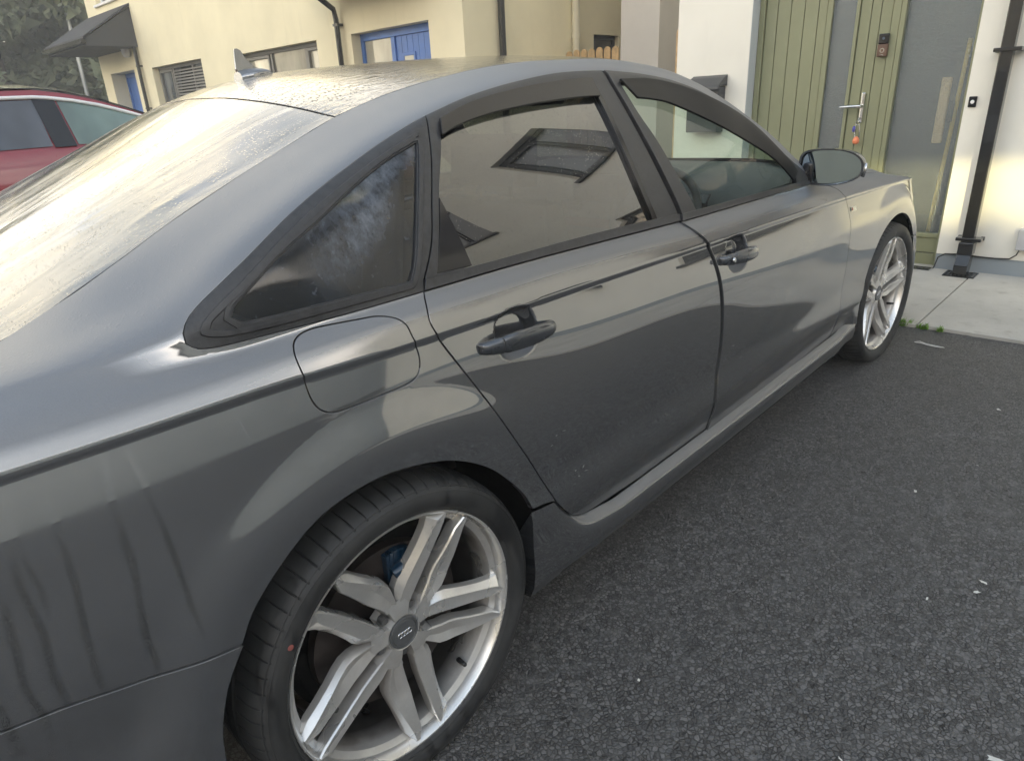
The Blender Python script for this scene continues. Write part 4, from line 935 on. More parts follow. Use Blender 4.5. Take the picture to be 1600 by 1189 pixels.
# ---------------------------------------------------------------- ground
def tarmac_mat():
    t = NT('tarmac'); p = t.pos(); wv = t.node('ShaderNodeVectorMath', {0: p, 1: t.node('ShaderNodeVectorMath', {0: t.node('ShaderNodeTexNoise', {'Vector': p, 'Scale': 60.}).outputs[1], 1: (.006, .006, .006)}, operation='MULTIPLY').outputs[0]}, operation='ADD').outputs[0]
    v1 = t.voro(92, wv, 'DISTANCE_TO_EDGE'); v2 = t.voro(200, wv, 'DISTANCE_TO_EDGE'); vc = t.voro(92, wv)
    e1 = t.mapr(v1.outputs['Distance'], .0, .16); e2 = t.mapr(v2.outputs['Distance'], 0, .2); big = t.noise(.9, 5, .6, p); med = t.noise(16, 4, .65, p); hole = t.mapr(t.noise(55, 3, .6, p), .60, .70)
    crk = t.mapr(med, .22, .5); e1 = t.math('MAXIMUM', e1, t.math('SUBTRACT', 1., crk)); h = t.math('ADD', t.math('MULTIPLY', e1, .75), t.math('ADD', t.math('MULTIPLY', e2, .28), t.math('ADD', t.math('MULTIPLY', vc.outputs['Color'], .35), t.math('MULTIPLY', hole, -.9))))
    st = t.node('ShaderNodeSeparateXYZ', {0: vc.outputs['Color']}).outputs[0]
    c = t.mix(st, (.072, .072, .074), (.215, .213, .211)); c = t.mix(t.math('MULTIPLY', t.math('SUBTRACT', 1., e1), t.mapr(med, .35, .65, .45, .95)), c, (.012, .012, .012)); c = t.mix(hole, c, (.022, .022, .022))
    c = t.mix(t.mapr(big, .35, .7, 0, .35), c, (.085, .082, .078)); gl = t.mapr(t.voro(60, p).outputs['Distance'], .045, .03); pick = t.mapr(t.noise(33, 2, .5, p), .60, .62); c = t.mix(t.math('MULTIPLY', gl, pick), c, (.33, .33, .33))
    t.p(color=c, rough=t.mapr(st, 0, 1, .48, .72), spec=.5, normal=t.bump(h, .9, .005)); return t.m
M['tarmac'] = tarmac_mat()
mb = MB(); mb.add([(-120, -120, 0), (120, -120, 0), (120, 120, 0), (-120, 120, 0)], [(0, 1, 2, 3)])
tag(mb.build('tarmac_ground', M['tarmac']), kind='structure')
def concrete_mat():
    t = NT('pale_concrete'); p = t.pos(); n = t.noise(2.2, 6, .65, p); f = t.noise(70, 5, .7, p); s = t.noise(9, 5, .7, p)
    c = t.mix(t.mapr(n, .3, .7), (.40, .385, .35), (.53, .51, .465)); c = t.mix(t.mapr(s, .56, .72, 0, .45), c, (.24, .215, .18)); c = t.mix(t.mapr(f, .62, .74, 0, .5), c, (.2, .19, .17))
    t.p(color=c, rough=.85, normal=t.bump(t.math('ADD', f, t.math('MULTIPLY', s, .6)), .25, .003)); return t.m
M['concrete'] = concrete_mat()
path = MB(); path.box(3.515, 4.86, -9.6, 6.0, -.08, .004); path = tag(path.build('path', M['concrete']), kind='structure')
ys = [-9.6, -8.2, -6.75, -5.3, -3.85, -2.4, -.952, .5, 1.95, 3.4, 5.9]
for i in range(len(ys)-1):
    mb = MB(); mb.box(3.50+.006*((i*7) % 3), 4.845, ys[i]+.004, ys[i+1]-.004, -.05, .018+.0015*((i*5) % 3)); mb.build('paving_slab', M['concrete'], path, bevel=.004)
# ---------------------------------------------------------------- walls
def render_mat(name, c, stain=.12, lo=.0):
    t = NT(name); p = t.pos(); n = t.noise(1.1, 6, .6, p); f = t.noise(120, 4, .6, p); v = t.noise(2.2, 5, .65, t.pos((3, 3, .35)))
    a = tuple(q*(1-stain) for q in c); col = t.mix(t.mapr(n, .35, .7), c, a); col = t.mix(t.mapr(v, .58, .75, 0, .22), col, tuple(q*.72 for q in c))
    t.p(color=col, rough=.9, spec=.25, normal=t.bump(t.math('ADD', f, t.math('MULTIPLY', t.noise(14, 3, .5, p), .8)), .10, .003)); return t.m
M['white'] = render_mat('white_render', (.84, .82, .74)); M['cream'] = render_mat('cream_render', (.82, .75, .535)); M['plinth'] = render_mat('grey_plinth_paint', (.30, .34, .37)); M['grey_wall'] = render_mat('pale_grey_render', (.60, .57, .53)); M['cream2'] = render_mat('shaded_cream_render', (.62, .55, .38))
M['reveal'] = render_mat('shade_grey_reveal', (.56, .60, .63))  # shade on the white wall's reveal, put into a grey colour
M['slate'] = simple('dark_slate_roofing', (.045, .045, .05), .7, vary=.3, vs=4, bump=.3, bs=30); M['blackpipe'] = simple('black_glossy_pipe', (.012, .012, .013), .22, coat=.5)
M['creampipe'] = simple('cream_painted_pipe', (.62, .58, .44), .5)
M['frame_grey'] = simple('grey_window_frame', (.16, .155, .14), .45); M['frame_black'] = simple('anthracite_window_frame', (.022, .024, .026), .35); M['blue'] = M['blue']
M['bluepaint'] = simple('blue_door_paint', (.07, .17, .48), .45, vary=.1); M['wood'] = simple('pale_new_timber', (.50, .34, .17), .75, vary=.25, vs=14); M['whiteplastic'] = simple('white_plastic', (.8, .8, .8), .4)
def win_glass(name, inside_=(.10, .11, .12)):
    t = NT(name); n = t.noise(1.4, 4, .6, t.pos((1, 1, .4))); t.p(color=t.mix(t.mapr(n, .35, .65), tuple(q*.55 for q in inside_), tuple(min(1, q*1.6) for q in inside_)), rough=.04, spec=.7, coat=.6); return t.m
M['pane'] = win_glass('window_pane'); M['pane_curtain'] = win_glass('curtained_window_pane', (.36, .35, .29))
TILT = Matrix.Rotation(math.radians(1.335), 4, 'Y')
def local(x, y=0, z=0): return Matrix.Translation((x, y, z)) @ TILT
def wall_mesh(y0, y1, z0, z1, ops, th, name, mat, parent, bev=0):
    """a wall standing on the y axis, thickness to +x, with rectangular openings"""
    Y = sorted({y0, y1, *[o[0] for o in ops], *[o[1] for o in ops]}); Z = sorted({z0, z1, *[o[2] for o in ops], *[o[3] for o in ops]}); bm = bmesh.new(); vs = {}
    def vt(x, y, z):
        k = (round(x, 4), round(y, 4), round(z, 4))
        if k not in vs: vs[k] = bm.verts.new(k)
        return vs[k]
    solid = lambda y, z: y0 < y < y1 and z0 < z < z1 and not any(o[0] < y < o[1] and o[2] < z < o[3] for o in ops)
    for i in range(len(Y)-1):
        for j in range(len(Z)-1):
            a, b, c, d = Y[i], Y[i+1], Z[j], Z[j+1]; my, mz = (a+b)/2, (c+d)/2
            if not solid(my, mz): continue
            bm.faces.new([vt(0, a, c), vt(0, a, d), vt(0, b, d), vt(0, b, c)]); bm.faces.new([vt(th, a, c), vt(th, b, c), vt(th, b, d), vt(th, a, d)])
            for (ny, nz_, q) in ((a-1e-3, mz, [(a, c), (a, d)]), (b+1e-3, mz, [(b, c), (b, d)]), (my, c-1e-3, [(a, c), (b, c)]), (my, d+1e-3, [(a, d), (b, d)])):
                if not solid(ny, nz_): bm.faces.new([vt(0, *q[0]), vt(0, *q[1]), vt(th, *q[1]), vt(th, *q[0])])
    bmesh.ops.recalc_face_normals(bm, faces=bm.faces); me = bpy.data.meshes.new(name); bm.to_mesh(me); bm.free(); return link(name, me, mat, parent)
def window(parent, y0, y1, z0, z1, x=.10, mat=None, pane=None, mull=(), casement=(), sill=None, t=.055, name='window'):
    mat = mat or M['frame_grey']; mb = MB(); mb.box(x, x+.06, y0, y1, z1-t, z1); mb.box(x, x+.06, y0, y1, z0, z0+t); mb.box(x, x+.06, y0, y0+t, z0+t, z1-t); mb.box(x, x+.06, y1-t, y1, z0+t, z1-t)
    for m in mull: mb.box(x+.001, x+.059, m-t/2, m+t/2, z0+t, z1-t)
    w = mb.build(name, mat, parent, bevel=.004)
    edges = [y0+t]+[q for m in mull for q in (m-t/2, m+t/2)]+[y1-t]
    for i in range(0, len(edges), 2):
        mb = MB(); mb.box(x+.03, x+.036, edges[i]-.002, edges[i+1]+.002, z0+t-.002, z1-t+.002); mb.build('pane', pane or M['pane'], w)
    for a, b in casement:
        mb = MB(); q = .045; c, d = z0+t+.006, z1-t-.006; mb.box(x-.012, x+.028, a, b, d-q, d); mb.box(x-.012, x+.028, a, b, c, c+q); mb.box(x-.012, x+.028, a, a+q, c+q, d-q); mb.box(x-.012, x+.028, b-q, b, c+q, d-q); mb.build('casement', mat, w, bevel=.003)
    if sill:
        mb = MB(); mb.box(-.05, x+.01, y0-.05, y1+.05, z0-.05, z0-.001); mb.build('sill', sill, w, bevel=.006)
    return w
# ---------------------------------------------------------------- the white house in front of the car
wh = tag(empty('white_house', mat=local(4.83)), 'white rendered house with green plank front door and grey plinth', 'house', None)
OPEN = [(-.704, .80, -.2, 2.16), (-3.5, -1.95, .92, 2.52), (-2.95, -1.95, 3.60, 4.75), (-6.0, -4.55, 3.55, 4.75), (-6.1, -4.6, .92, 2.12), (.15, 1.15, 3.6, 4.75)]
wall_mesh(-9.5, 1.43, .125, 6.8, [(a, b, max(c, .1) if c > 0 else .1, d) for a, b, c, d in OPEN], .30, 'front_wall', M['white'], wh)
for a, b in ((-9.5, -.704), (.80, 1.43)): mb = MB(); mb.box(-.004 if False else .006, .28, a, b, -.2, .1245); mb.build('plinth', M['plinth'], wh)
mb = MB(); mb.box(.30, 7.5, 1.17, 1.43, -.2, 6.8); mb.box(.30, 7.5, -9.5, -9.2, -.2, 6.8); mb.box(7.5, 7.8, -9.5, 1.43, -.2, 6.8); mb.build('side_wall', M['white'], wh)
mb = MB(); mb.prism([(-.35, 6.75), (-.35, 6.87), (3.9, 9.4), (8.15, 6.87), (8.15, 6.75), (3.9, 9.2)], -9.7, 1.65, 'y'); rf = mb.build('roof', M['slate'], wh)
mb = MB(); mb.box(-.36, -.22, -9.7, 1.65, 6.6, 6.74); mb.build('gutter', M['blackpipe'], wh, bevel=.02)
for (a, b, c, d) in OPEN[1:]: window(wh, a, b, c, d, x=.10, mat=M['frame_black'], pane=M['pane_dark'] if 'pane_dark' in M else M['pane'], mull=((a+b)/2+.12,), casement=((a+.06, (a+b)/2+.09),), sill=M['frame_black'])
mb = MB(); mb.box(-.0015, .12, .80, .83, .1, 2.16) if False else None; mb.box(.004, .115, .7965, .7995, -.02, 2.155); mb.build('door_reveal', M['reveal'], wh)
# door set, 0.12 m back in the wall
M['green'] = simple('olive_green_door_paint', (.225, .235, .14), .42, vary=.07, vs=3); M['green_dark'] = simple('deep_green_joint', (.06, .075, .03), .6)
def frost_mat():
    t = NT('textured_frosted_glass'); p = t.pos(); f = t.noise(60, 4, .65, p); g = t.voro(95, p).outputs['Distance']; nrm = t.bump(t.math('ADD', f, g), .9, .004)
    tr = t.node('ShaderNodeBsdfTransparent', {0: (.80, .86, .86, 1)}); gl = t.node('ShaderNodeBsdfGlossy', {0: (.85, .88, .9, 1), 1: .17, 'Normal': nrm}); df = t.node('ShaderNodeBsdfDiffuse', {0: (.30, .32, .31, 1), 'Normal': nrm})
    fr = t.node('ShaderNodeFresnel', {0: t.mapr(t.node('ShaderNodeNewGeometry').outputs['Backfacing'], 0, 1, 1.5, 1/1.5)}); a = t.node('ShaderNodeMixShader', {0: .06, 1: tr, 2: df}); a.inputs[0].default_value = .06; t.set(a.inputs[0], t.mapr(t.noise(230, 2, .6, p), .52, .68, .03, .50)); b = t.node('ShaderNodeMixShader', {0: t.math('ADD', fr.outputs[0], .05), 1: a, 2: gl}); t.t.links.new(b.outputs[0], t.out.inputs[0]); return t.m
M['frost'] = frost_mat()
D0 = .115
mb = MB()
for a, b, c, d in ((.752, .795, -.01, 2.15), (-.700, -.668, -.01, 2.15), (-.668, .752, 2.09, 2.15), (-.238, -.205, .0, 2.09)): mb.box(D0, D0+.075, a, b, c, d)
mb.box(D0, D0+.07, -.668, -.238, 2.03, 2.09); mb.box(D0+.001, D0+.069, -.668, -.238, .205, .235); mb.build('door_frame', M['green'], wh, bevel=.004)
for z0, z1 in ((.0, .094), (.099, .204)): mb = MB(); mb.box(D0+.012, D0+.05, -.667, -.239, z0, z1); mb.build('kick_board', M['green'], wh, bevel=.003)
mb = MB(); mb.box(D0+.03, D0+.036, -.668, -.238, .235, 2.03); sidelight = mb.build('frosted_side_pane', M['frost'], wh)
mb = MB(); mb.box(D0+.028, D0+.06, -.203, .750, .02, 2.085); door = mb.build('front_door', M['green_dark'], wh) if False else None
# leaf: core pieces around the narrow glazing so the glass is see-through
mb = MB()
for a, b, c, d in ((.268, .750, .02, 2.085), (-.203, .083, .02, 2.085), (.083, .268, .02, .25), (.083, .268, 1.99, 2.085)): mb.box(D0+.030, D0+.058, a, b, c, d)
door = mb.build('front_door', M['green_dark'], wh)
pl = [.7495, .660, .5585, .4565, .3545, .290]
for i in range(5): mb = MB(); mb.box(D0+.016, D0+.0295, pl[i+1]+.0022, pl[i]-.0022, .022, 2.083); mb.build('door_plank', M['green'], door, bevel=.0025)
pl = [.062, -.012, -.075, -.150]
for i in range(3): mb = MB(); mb.box(D0+.016, D0+.0295, pl[i+1]+.0022, pl[i]-.0022, .022, 2.083); mb.build('door_plank', M['green'], door, bevel=.0025)
for a, b in ((.250, .2875), (.064, .088), (-.203, -.1525)): mb = MB(); mb.box(D0+.004, D0+.0295, a, b, .022, 2.083); mb.build('stile', M['green'], door, bevel=.003)
mb = MB(); mb.box(D0+.024, D0+.029, .088, .250, .252, 1.988); mb.build('glazing_strip', M['frost'], door)
mb = MB(); mb.box(D0-.003, D0+.014, -.052, -.026, .985, 1.19); hp = mb.build('handle_plate', M['chrome'], door, bevel=.006)
mb = MB(); mb.tube([(D0, -.039, 1.10), (D0-.035, -.039, 1.10), (D0-.045, -.03, 1.10), (D0-.047, .03, 1.099), (D0-.045, .100, 1.096)], [.011, .011, .011, .0105, .0095], 12); mb.build('lever', M['chrome'], door, smooth=True, auto=50)
mb = MB(); mb.box(D0-.022, D0+.004, -.160, -.092, 1.415, 1.495); bell = mb.build('doorbell_body', simple('bronze_bell_plate', (.105, .055, .035), .35), door, bevel=.007)
mb = MB(); mb.box(D0-.0225, D0+.004, -.160, -.092, 1.4955, 1.560); mb.build('doorbell_camera', M['gloss_black'], door, bevel=.007)
mb = MB(); mb.lathe([(0, -.028), (.007, -.028), (.009, -.0225)], c=(0, 0, 0), n=20, ax='z'); 
def ring_face(name, y, z, r0, r1, x, mat, parent):
    mb = MB(); n = 28; V = [(x, y+r*math.cos(2*math.pi*k/n), z+r*math.sin(2*math.pi*k/n)) for k in range(n) for r in (r0, r1)]; mb.add(V, [(2*k, 2*k+1, (2*k+3) % (2*n), (2*k+2) % (2*n)) for k in range(n)]); return mb.build(name, mat, parent)
ring_face('bell_ring', -.126, 1.455, .0105, .0145, D0-.0228, M['chrome'], door); ring_face('lens', -.126, 1.53, .0, .009, D0-.0232, simple('lens_glass', (.08, .1, .14), .05), door)
def text(s, size, M4, mat, parent, name='lettering', ext=.0006):
    c = bpy.data.curves.new(name, 'FONT'); c.body = s; c.size = size; c.extrude = ext; c.align_x = 'CENTER'; c.align_y = 'CENTER'; o = bpy.data.objects.new(name, c); COL.objects.link(o)
    dg = bpy.context.evaluated_depsgraph_get(); me = bpy.data.meshes.new_from_object(o.evaluated_get(dg)); bpy.data.objects.remove(o); o = link(name, me, mat, parent); o.matrix_basis = M4; return o
FACE = Matrix(((0, 0, -1, 0), (-1, 0, 0, 0), (0, 1, 0, 0), (0, 0, 0, 1)))   # writing readable from -x
text('ring', .016, Matrix.Translation((D0-.0228, -.126, 1.428)) @ FACE, M['chrome'], door)
mb = MB(); mb.box(-.02, D0+.04, -.70, .795, -.03, .012); mb.build('threshold', M['concrete'], wh, bevel=.004)
# inside the hall behind the glass
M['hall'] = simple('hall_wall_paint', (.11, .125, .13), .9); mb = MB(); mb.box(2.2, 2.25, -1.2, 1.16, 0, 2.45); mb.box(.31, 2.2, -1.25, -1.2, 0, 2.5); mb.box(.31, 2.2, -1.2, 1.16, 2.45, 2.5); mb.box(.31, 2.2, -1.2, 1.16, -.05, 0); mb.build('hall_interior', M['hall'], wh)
mb = MB()
mb.box(-.012, .0005, -.770, -.724, 1.073, 1.138); bb = mb.build('bell_push', M['gloss_black'], wh, bevel=.005); ring_face('push_button', -.747, 1.105, 0, .0115, -.0135, M['whiteplastic'], bb)
# downpipe
mb = MB(); mb.box(-.098, -.028, -.925, -.855, .065, 6.6); dp = mb.build('downpipe', M['blackpipe'], wh, bevel=.006)
mb = MB(); mb.box(-.112, -.018, -.934, -.846, .150, .232); mb.build('pipe_collar', M['blackpipe'], dp, bevel=.006)
mb = MB(); mb.prism([(-.028, .15), (-.028, .07), (-.060, .022), (-.150, .022), (-.150, .085), (-.112, .15)], -.930, -.850, 'y'); mb.build('pipe_shoe', M['blackpipe'], dp, bevel=.004)
for z in (.21, 1.355, 2.8): mb = MB(); mb.box(-.106, -.020, -.968, -.822, z+.03, z+.052); mb.box(-.02, .0, -.972, -.950, z+.028, z+.054); mb.box(-.02, .0, -.840, -.818, z+.028, z+.054); mb.build('pipe_bracket', M['blackpipe'], dp, bevel=.003)
mb = MB(); mb.box(-.06, .0, -1.31, -1.152, .20, .335); eb = mb.build('meter_box', simple('grey_plastic_box', (.42, .43, .45), .5), wh, bevel=.008)
mb = MB(); mb.tube([(-.03, -1.175, .20), (-.03, -1.165, .165), (-.012, -1.13, .133), (-.012, -1.05, .128), (-.012, -.94, .130), (-.012, -.83, .133), (-.012, -.76, .128), (-.012, -.722, .10), (-.010, -.708, .03), (-.012, -.70, .012)], .0042, 8); mb.build('cable', M['rubber'], wh, smooth=True)
# letterbox hanging on the wall
lb = tag(empty('letterbox', mat=local(4.83) @ Matrix.Translation((-.002, 1.12, 0))), 'dark grey letterbox with sloping lid on the white wall left of the door', 'letterbox')
M['anth'] = simple('anthracite_metal', (.055, .058, .062), .4, metal=.2)
mb = MB(); mb.box(-.11, 0, -.145, .135, .945, 1.285); mb.build('body', M['anth'], lb, bevel=.006)
mb = MB(); mb.prism([(-.155, 1.262), (-.152, 1.287), (-.05, 1.352), (.0, 1.372), (.0, 1.29), (-.11, 1.288), (-.13, 1.262)], -.157, .147, 'y'); mb.build('lid', M['anth'], lb, bevel=.004)
# keys on the lock
kb = tag(empty('key_bunch', mat=local(4.83) @ Matrix.Translation((D0-.012, -.039, 1.015))), 'bunch of keys with orange and blue charms hanging from the front door lock', 'keys')
mb = MB(); mb.box(-.022, .012, -.003, .003, -.006, .006); mb.lathe([(0, -.004), (.011, -.004), (.011, .0)], c=(-.026, 0, -.002), n=16); mb.build('key', M['chrome'], kb)
mb = MB(); mb.tube([(-.026, .016*math.cos(a), -.026+.016*math.sin(a)) for a in np.linspace(0, 2*math.pi, 25)], .0014, 6, cap=False); mb.build('key_ring', M['chrome'], kb)
mb = MB(); mb.lathe([(0, -.085), (.010, -.082), (.012, -.06), (.006, -.045), (0, -.042)], c=(-.026, .022, -.005), n=12, ax='z'); mb.build('blue_charm', simple('blue_violet_charm', (.06, .06, .35), .4), kb, smooth=True)
mb = MB(); mb.lathe([(0, -.175), (.020, -.168), (.024, -.150), (.018, -.130), (.006, -.120), (0, -.118)], c=(-.026, -.002, 0), n=16, ax='z'); mb.build('orange_charm', simple('orange_charm', (.75, .22, .10), .35), kb, smooth=True)
mb = MB(); mb.tube([(-.026, .010, -.04), (-.028, .014, -.09), (-.03, .008, -.13)], .004, 6); mb.tube([(-.022, -.012, -.04), (-.024, -.018, -.09), (-.022, -.02, -.14)], .0045, 6); mb.build('spare_key', M['chrome'], kb)
# brush leaning inside the hall behind the frosted pane
br = tag(empty('broom', mat=local(4.83)), 'wooden broom leaning head-up behind the frosted side pane', 'broom')
mb = MB(); mb.tube([(.23, -.62, 1.49), (.235, -.60, .85), (.25, -.562, .02)], .0135, 10); mb.build('handle', simple('broom_handle_wood', (.85, .50, .10), .5), br, smooth=True)
mb = MB(); mb.box(.20, .235, -.560, -.500, .84, 1.262); mb.build('head', simple('pale_broom_head_wood', (.85, .52, .28), .6), br, bevel=.008)
mb = MB(); mb.box(.205, .235, -.60, -.565, .98, 1.11); mb.build('socket', M['rubber'], br, bevel=.005)
# gully and channel gratings
def grate(name, x0, x1, y0, y1, nx, ny, label, z=.0215, frame_=.008):
    e = tag(empty(name, ((x0+x1)/2, (y0+y1)/2, z)), label, 'drain grate'); cx, cy = (x0+x1)/2, (y0+y1)/2; mb = MB(); T_ = M['anth']
    mb.box(x0-cx, x1-cx, y0-cy, y0-cy+frame_, -.02, .004); mb.box(x0-cx, x1-cx, y1-cy-frame_, y1-cy, -.02, .004); mb.box(x0-cx, x0-cx+frame_, y0-cy+frame_, y1-cy-frame_, -.02, .004); mb.box(x1-cx-frame_, x1-cx, y0-cy+frame_, y1-cy-frame_, -.02, .004); mb.build('frame', M['blackpipe'], e)
    mb = MB(); mb.box(x0-cx+.002, x1-cx-.002, y0-cy+.002, y1-cy-.002, -.012, -.004); mb.build('shadow_pit', M['void'], e)
    for i in range(1, ny): y = y0-cy+(y1-y0)*i/ny; mb = MB(); mb.box(x0-cx+frame_, x1-cx-frame_, y-.004, y+.004, -.006, .003); mb.build('bar', M['blackpipe'], e)
    mb = MB()
    for i in range(1, nx): x = x0-cx+(x1-x0)*i/nx; mb.box(x-.003, x+.003, y0-cy+frame_, y1-cy-frame_, -.006, .0022)
    if nx > 1: mb.build('cross_bar', M['blackpipe'], e)
grate('gully_grate', 4.645, 4.80, -.985, -.80, 5, 7, 'black square gully grate at the foot of the downpipe')
grate('channel_grate', 4.745, 4.822, -.695, .795, 2, 34, 'long black channel drain grate below the front door step')
# ---------------------------------------------------------------- cream terrace further along
def lean_canopy(parent, y0, y1, out=.95, zl=2.80, zh=3.42):
    mb = MB(); mb.prism([(-out, zl), (-out, zl+.035), (0, zh+.03), (0, zh-.02)], y0, y1, 'y'); c = mb.build('porch_canopy', M['slate'], parent, bevel=.004)
    mb = MB(); mb.prism([(-out+.03, zl-.13), (-out+.03, zl-.005), (-.002, zh-.03), (-.002, zl-.13)], y0+.03, y0+.06, 'y'); mb.prism([(-out+.03, zl-.13), (-out+.03, zl-.005), (-.002, zh-.03), (-.002, zl-.13)], y1-.06, y1-.03, 'y'); mb.box(-out+.03, -.002, y0+.061, y1-.061, zl-.13, zl-.11); mb.build('canopy_cheek', M['charcoal'], c)
    mb = MB(); mb.box(-out-.06, -out+.029, y0-.02, y1+.02, zl-.10, zl-.01); mb.build('canopy_gutter', M['blackpipe'], c, bevel=.015); return c
M['charcoal'] = simple('charcoal_painted_board', (.06, .062, .066), .6)
def downpipe(parent, y, ztop, off=.95, name='downpipe', mat=None, x0=-.07):
    mb = MB(); mb.tube([(-off, y, ztop), (-off+.02, y, ztop-.09), (x0-.02, y, ztop-.30), (x0, y, ztop-.42), (x0, y, .05)] if off else [(x0, y, ztop), (x0, y, .02)], .036, 12); p_ = mb.build(name, mat or M['blackpipe'], parent, smooth=True, auto=40)
    for z in (.6, 1.5, 2.3): mb = MB(); mb.box(-.1, 0, y-.05, y+.05, z, z+.03); mb.build('pipe_bracket', mat or M['blackpipe'], p_)
    return p_
def cream_house(y0, y1, ops, label, ynm, gable=None):
    h = tag(empty('cream_house', mat=local(5.2)), label, 'house', 'cream terrace houses'); wall_mesh(y0, y1, -.3, 5.4, ops, .3, 'front_wall', M['cream'], h)
    mb = MB(); mb.box(.3, 8, y0, y0+.3, -.3, 5.4); mb.box(.3, 8, y1-.3, y1, -.3, 5.4); mb.box(8, 8.3, y0, y1, -.3, 5.4)
    if gable is None: mb.build('side_wall', M['cream'], h)
    mb2 = MB(); mb2.prism([(-.35, 5.3), (-.35, 5.42), (4.1, 8.0), (8.6, 5.42), (8.6, 5.3), (4.1, 7.8)], y0-.15 if gable else y0, y1+.15 if gable is None else y1, 'y'); mb2.build('roof', M['slate'], h)
    mb = MB(); mb.box(-.40, -.26, y0, y1, 5.2, 5.32); mb.build('gutter', M['blackpipe'], h, bevel=.02); return h
h1 = cream_house(4.4, 10.6, [(5.0, 6.6, -.1, 2.19), (7.46, 9.92, .95, 2.20), (5.4, 6.6, 3.6, 4.7), (8.0, 9.2, 3.6, 4.7)], 'cream rendered house with blue plank door and wide grey window, nearest the gap', 0, gable=True)
# gable wall facing the gap
gm = Matrix.Translation((0, 4.4, 0)) @ Matrix.Rotation(math.radians(90), 4, 'Z')   # local x -> +y
gw = wall_mesh(-8.3, -.3, -.3, 5.4, [(-2.99, -2.40, 1.0, 2.06)], .3, 'gable_wall', M['cream'], h1); gw.matrix_basis = gm
gwin = window(h1, -2.99, -2.40, 1.0, 2.06, x=.07, mat=M['frame_black'], t=.05); gwin.matrix_basis = gm
mb = MB(); mb.box(8, 8.3, 4.7, 10.6, -.3, 5.4); mb.build('rear_wall', M['cream'], h1)
mb = MB(); mb.tube([(.555, 4.335, 5.2), (.555, 4.335, .0)], .042, 14); mb.build('downpipe', M['blackpipe'], h1, smooth=True, auto=40)
mb = MB(); mb.tube([(1.93, 4.33, 5.2), (1.93, 4.33, 0)], .050, 14); cp = mb.build('painted_downpipe', M['creampipe'], h1, smooth=True, auto=40); mb = MB(); mb.tube([(1.93, 4.33, 1.99), (1.93, 4.33, 2.05)], .060, 14); mb.build('pipe_collar', M['creampipe'], cp, smooth=True, auto=40)
# blue door and side light
mb = MB()
for a, b, c, d in ((5.0, 5.06, 0, 2.19), (6.54, 6.6, 0, 2.19), (5.06, 6.54, 2.10, 2.19), (5.86, 5.94, 0, 2.10), (5.94, 6.54, 0, .9)): mb.box(.14, .21, a, b, c, d)
mb.build('door_frame', M['bluepaint'], h1, bevel=.005); mb = MB(); mb.box(.17, .176, 5.94, 6.54, .9, 2.1); mb.build('side_pane', M['pane_curtain'], h1)
mb = MB(); mb.box(.175, .20, 5.062, 5.858, .02, 2.098); bd = mb.build('blue_door', simple('deep_blue_joint', (.03, .07, .22), .6), h1)
for i in range(7): a = 5.066+i*.1125; mb = MB(); mb.box(.160, .174, a+.003, a+.1095, .022, 2.095); mb.build('door_plank', M['bluepaint'], bd)
mb = MB()
for a, b, c, d in ((5.47, 5.74, 1.86, 1.90), (5.47, 5.74, 1.62, 1.66), (5.47, 5.51, 1.66, 1.86), (5.70, 5.74, 1.66, 1.86)): mb.box(.145, .159, a, b, c, d)
mb.build('viewing_window', M['bluepaint'], bd, bevel=.004); mb = MB(); mb.box(.152, .158, 5.51, 5.70, 1.66, 1.86); mb.build('pane', M['pane_curtain'], bd)
window(h1, 7.46, 9.92, .95, 2.20, x=.12, mull=(9.02, 7.98), casement=((9.07, 9.86), (7.51, 7.94)), pane=M['pane_curtain']); window(h1, 5.4, 6.6, 3.6, 4.7); window(h1, 8.0, 9.2, 3.6, 4.7)
lean_canopy(h1, 4.75, 6.98, zl=2.86, zh=3.45); downpipe(h1, 6.80, 2.80, off=.45)
h2 = cream_house(10.6, 16.6, [(11.3, 13.62, .95, 2.25), (14.6, 16.05, -.1, 2.28), (14.4, 15.9, 3.62, 4.7), (11.6, 13.0, 3.6, 4.7)], 'cream rendered house under the dark lean-to porch at the far left end', 0)
w = window(h2, 11.3, 13.62, .95, 2.25, x=.12, mull=(12.9, 12.0), casement=((12.93, 13.56),)); 
for i in range(22): mb = MB(); z = 1.03+i*.052; mb.prism([(.100, z), (.104, z), (.118, z+.030), (.114, z+.030)], 11.40, 12.84, 'y'); mb.build('blind_slat', M['slatc'] if 'slatc' in M else M['frame_grey'], w)
window(h2, 11.6, 13.0, 3.6, 4.7); window(h2, 14.4, 15.9, 3.62, 4.7, mat=M['whiteplastic'], sill=M['whiteplastic'])
mb = MB()
for a, b, c, d in ((14.6, 14.66, 0, 2.28), (15.99, 16.05, 0, 2.28), (14.66, 15.99, 2.2, 2.28)): mb.box(.30, .37, a, b, c, d)
mb.build('door_frame', M['bluepaint'], h2); mb = MB(); mb.box(.33, .36, 14.66, 15.99, 0, 2.2); bd = mb.build('blue_door', M['bluepaint'], h2); mb = MB(); mb.tube([(.27, 15.1, 1.3), (.25, 15.1, 1.35), (.25, 15.1, 1.75), (.27, 15.1, 1.8)], .015, 8); mb.build('pull_handle', M['frame_grey'], bd)
lean_canopy(h2, 14.05, 16.75, out=.98, zl=2.80, zh=3.42); downpipe(h2, 14.12, 2.74, off=0)
mb = MB(); mb.lathe([(0, -.11), (.06, -.10), (.085, -.02), (.085, .06), (.05, .10), (0, .11)], c=(-.07, 14.62, 2.62), n=18, ax='z'); mb.build('porch_light', M['whiteplastic'], h2, smooth=True)
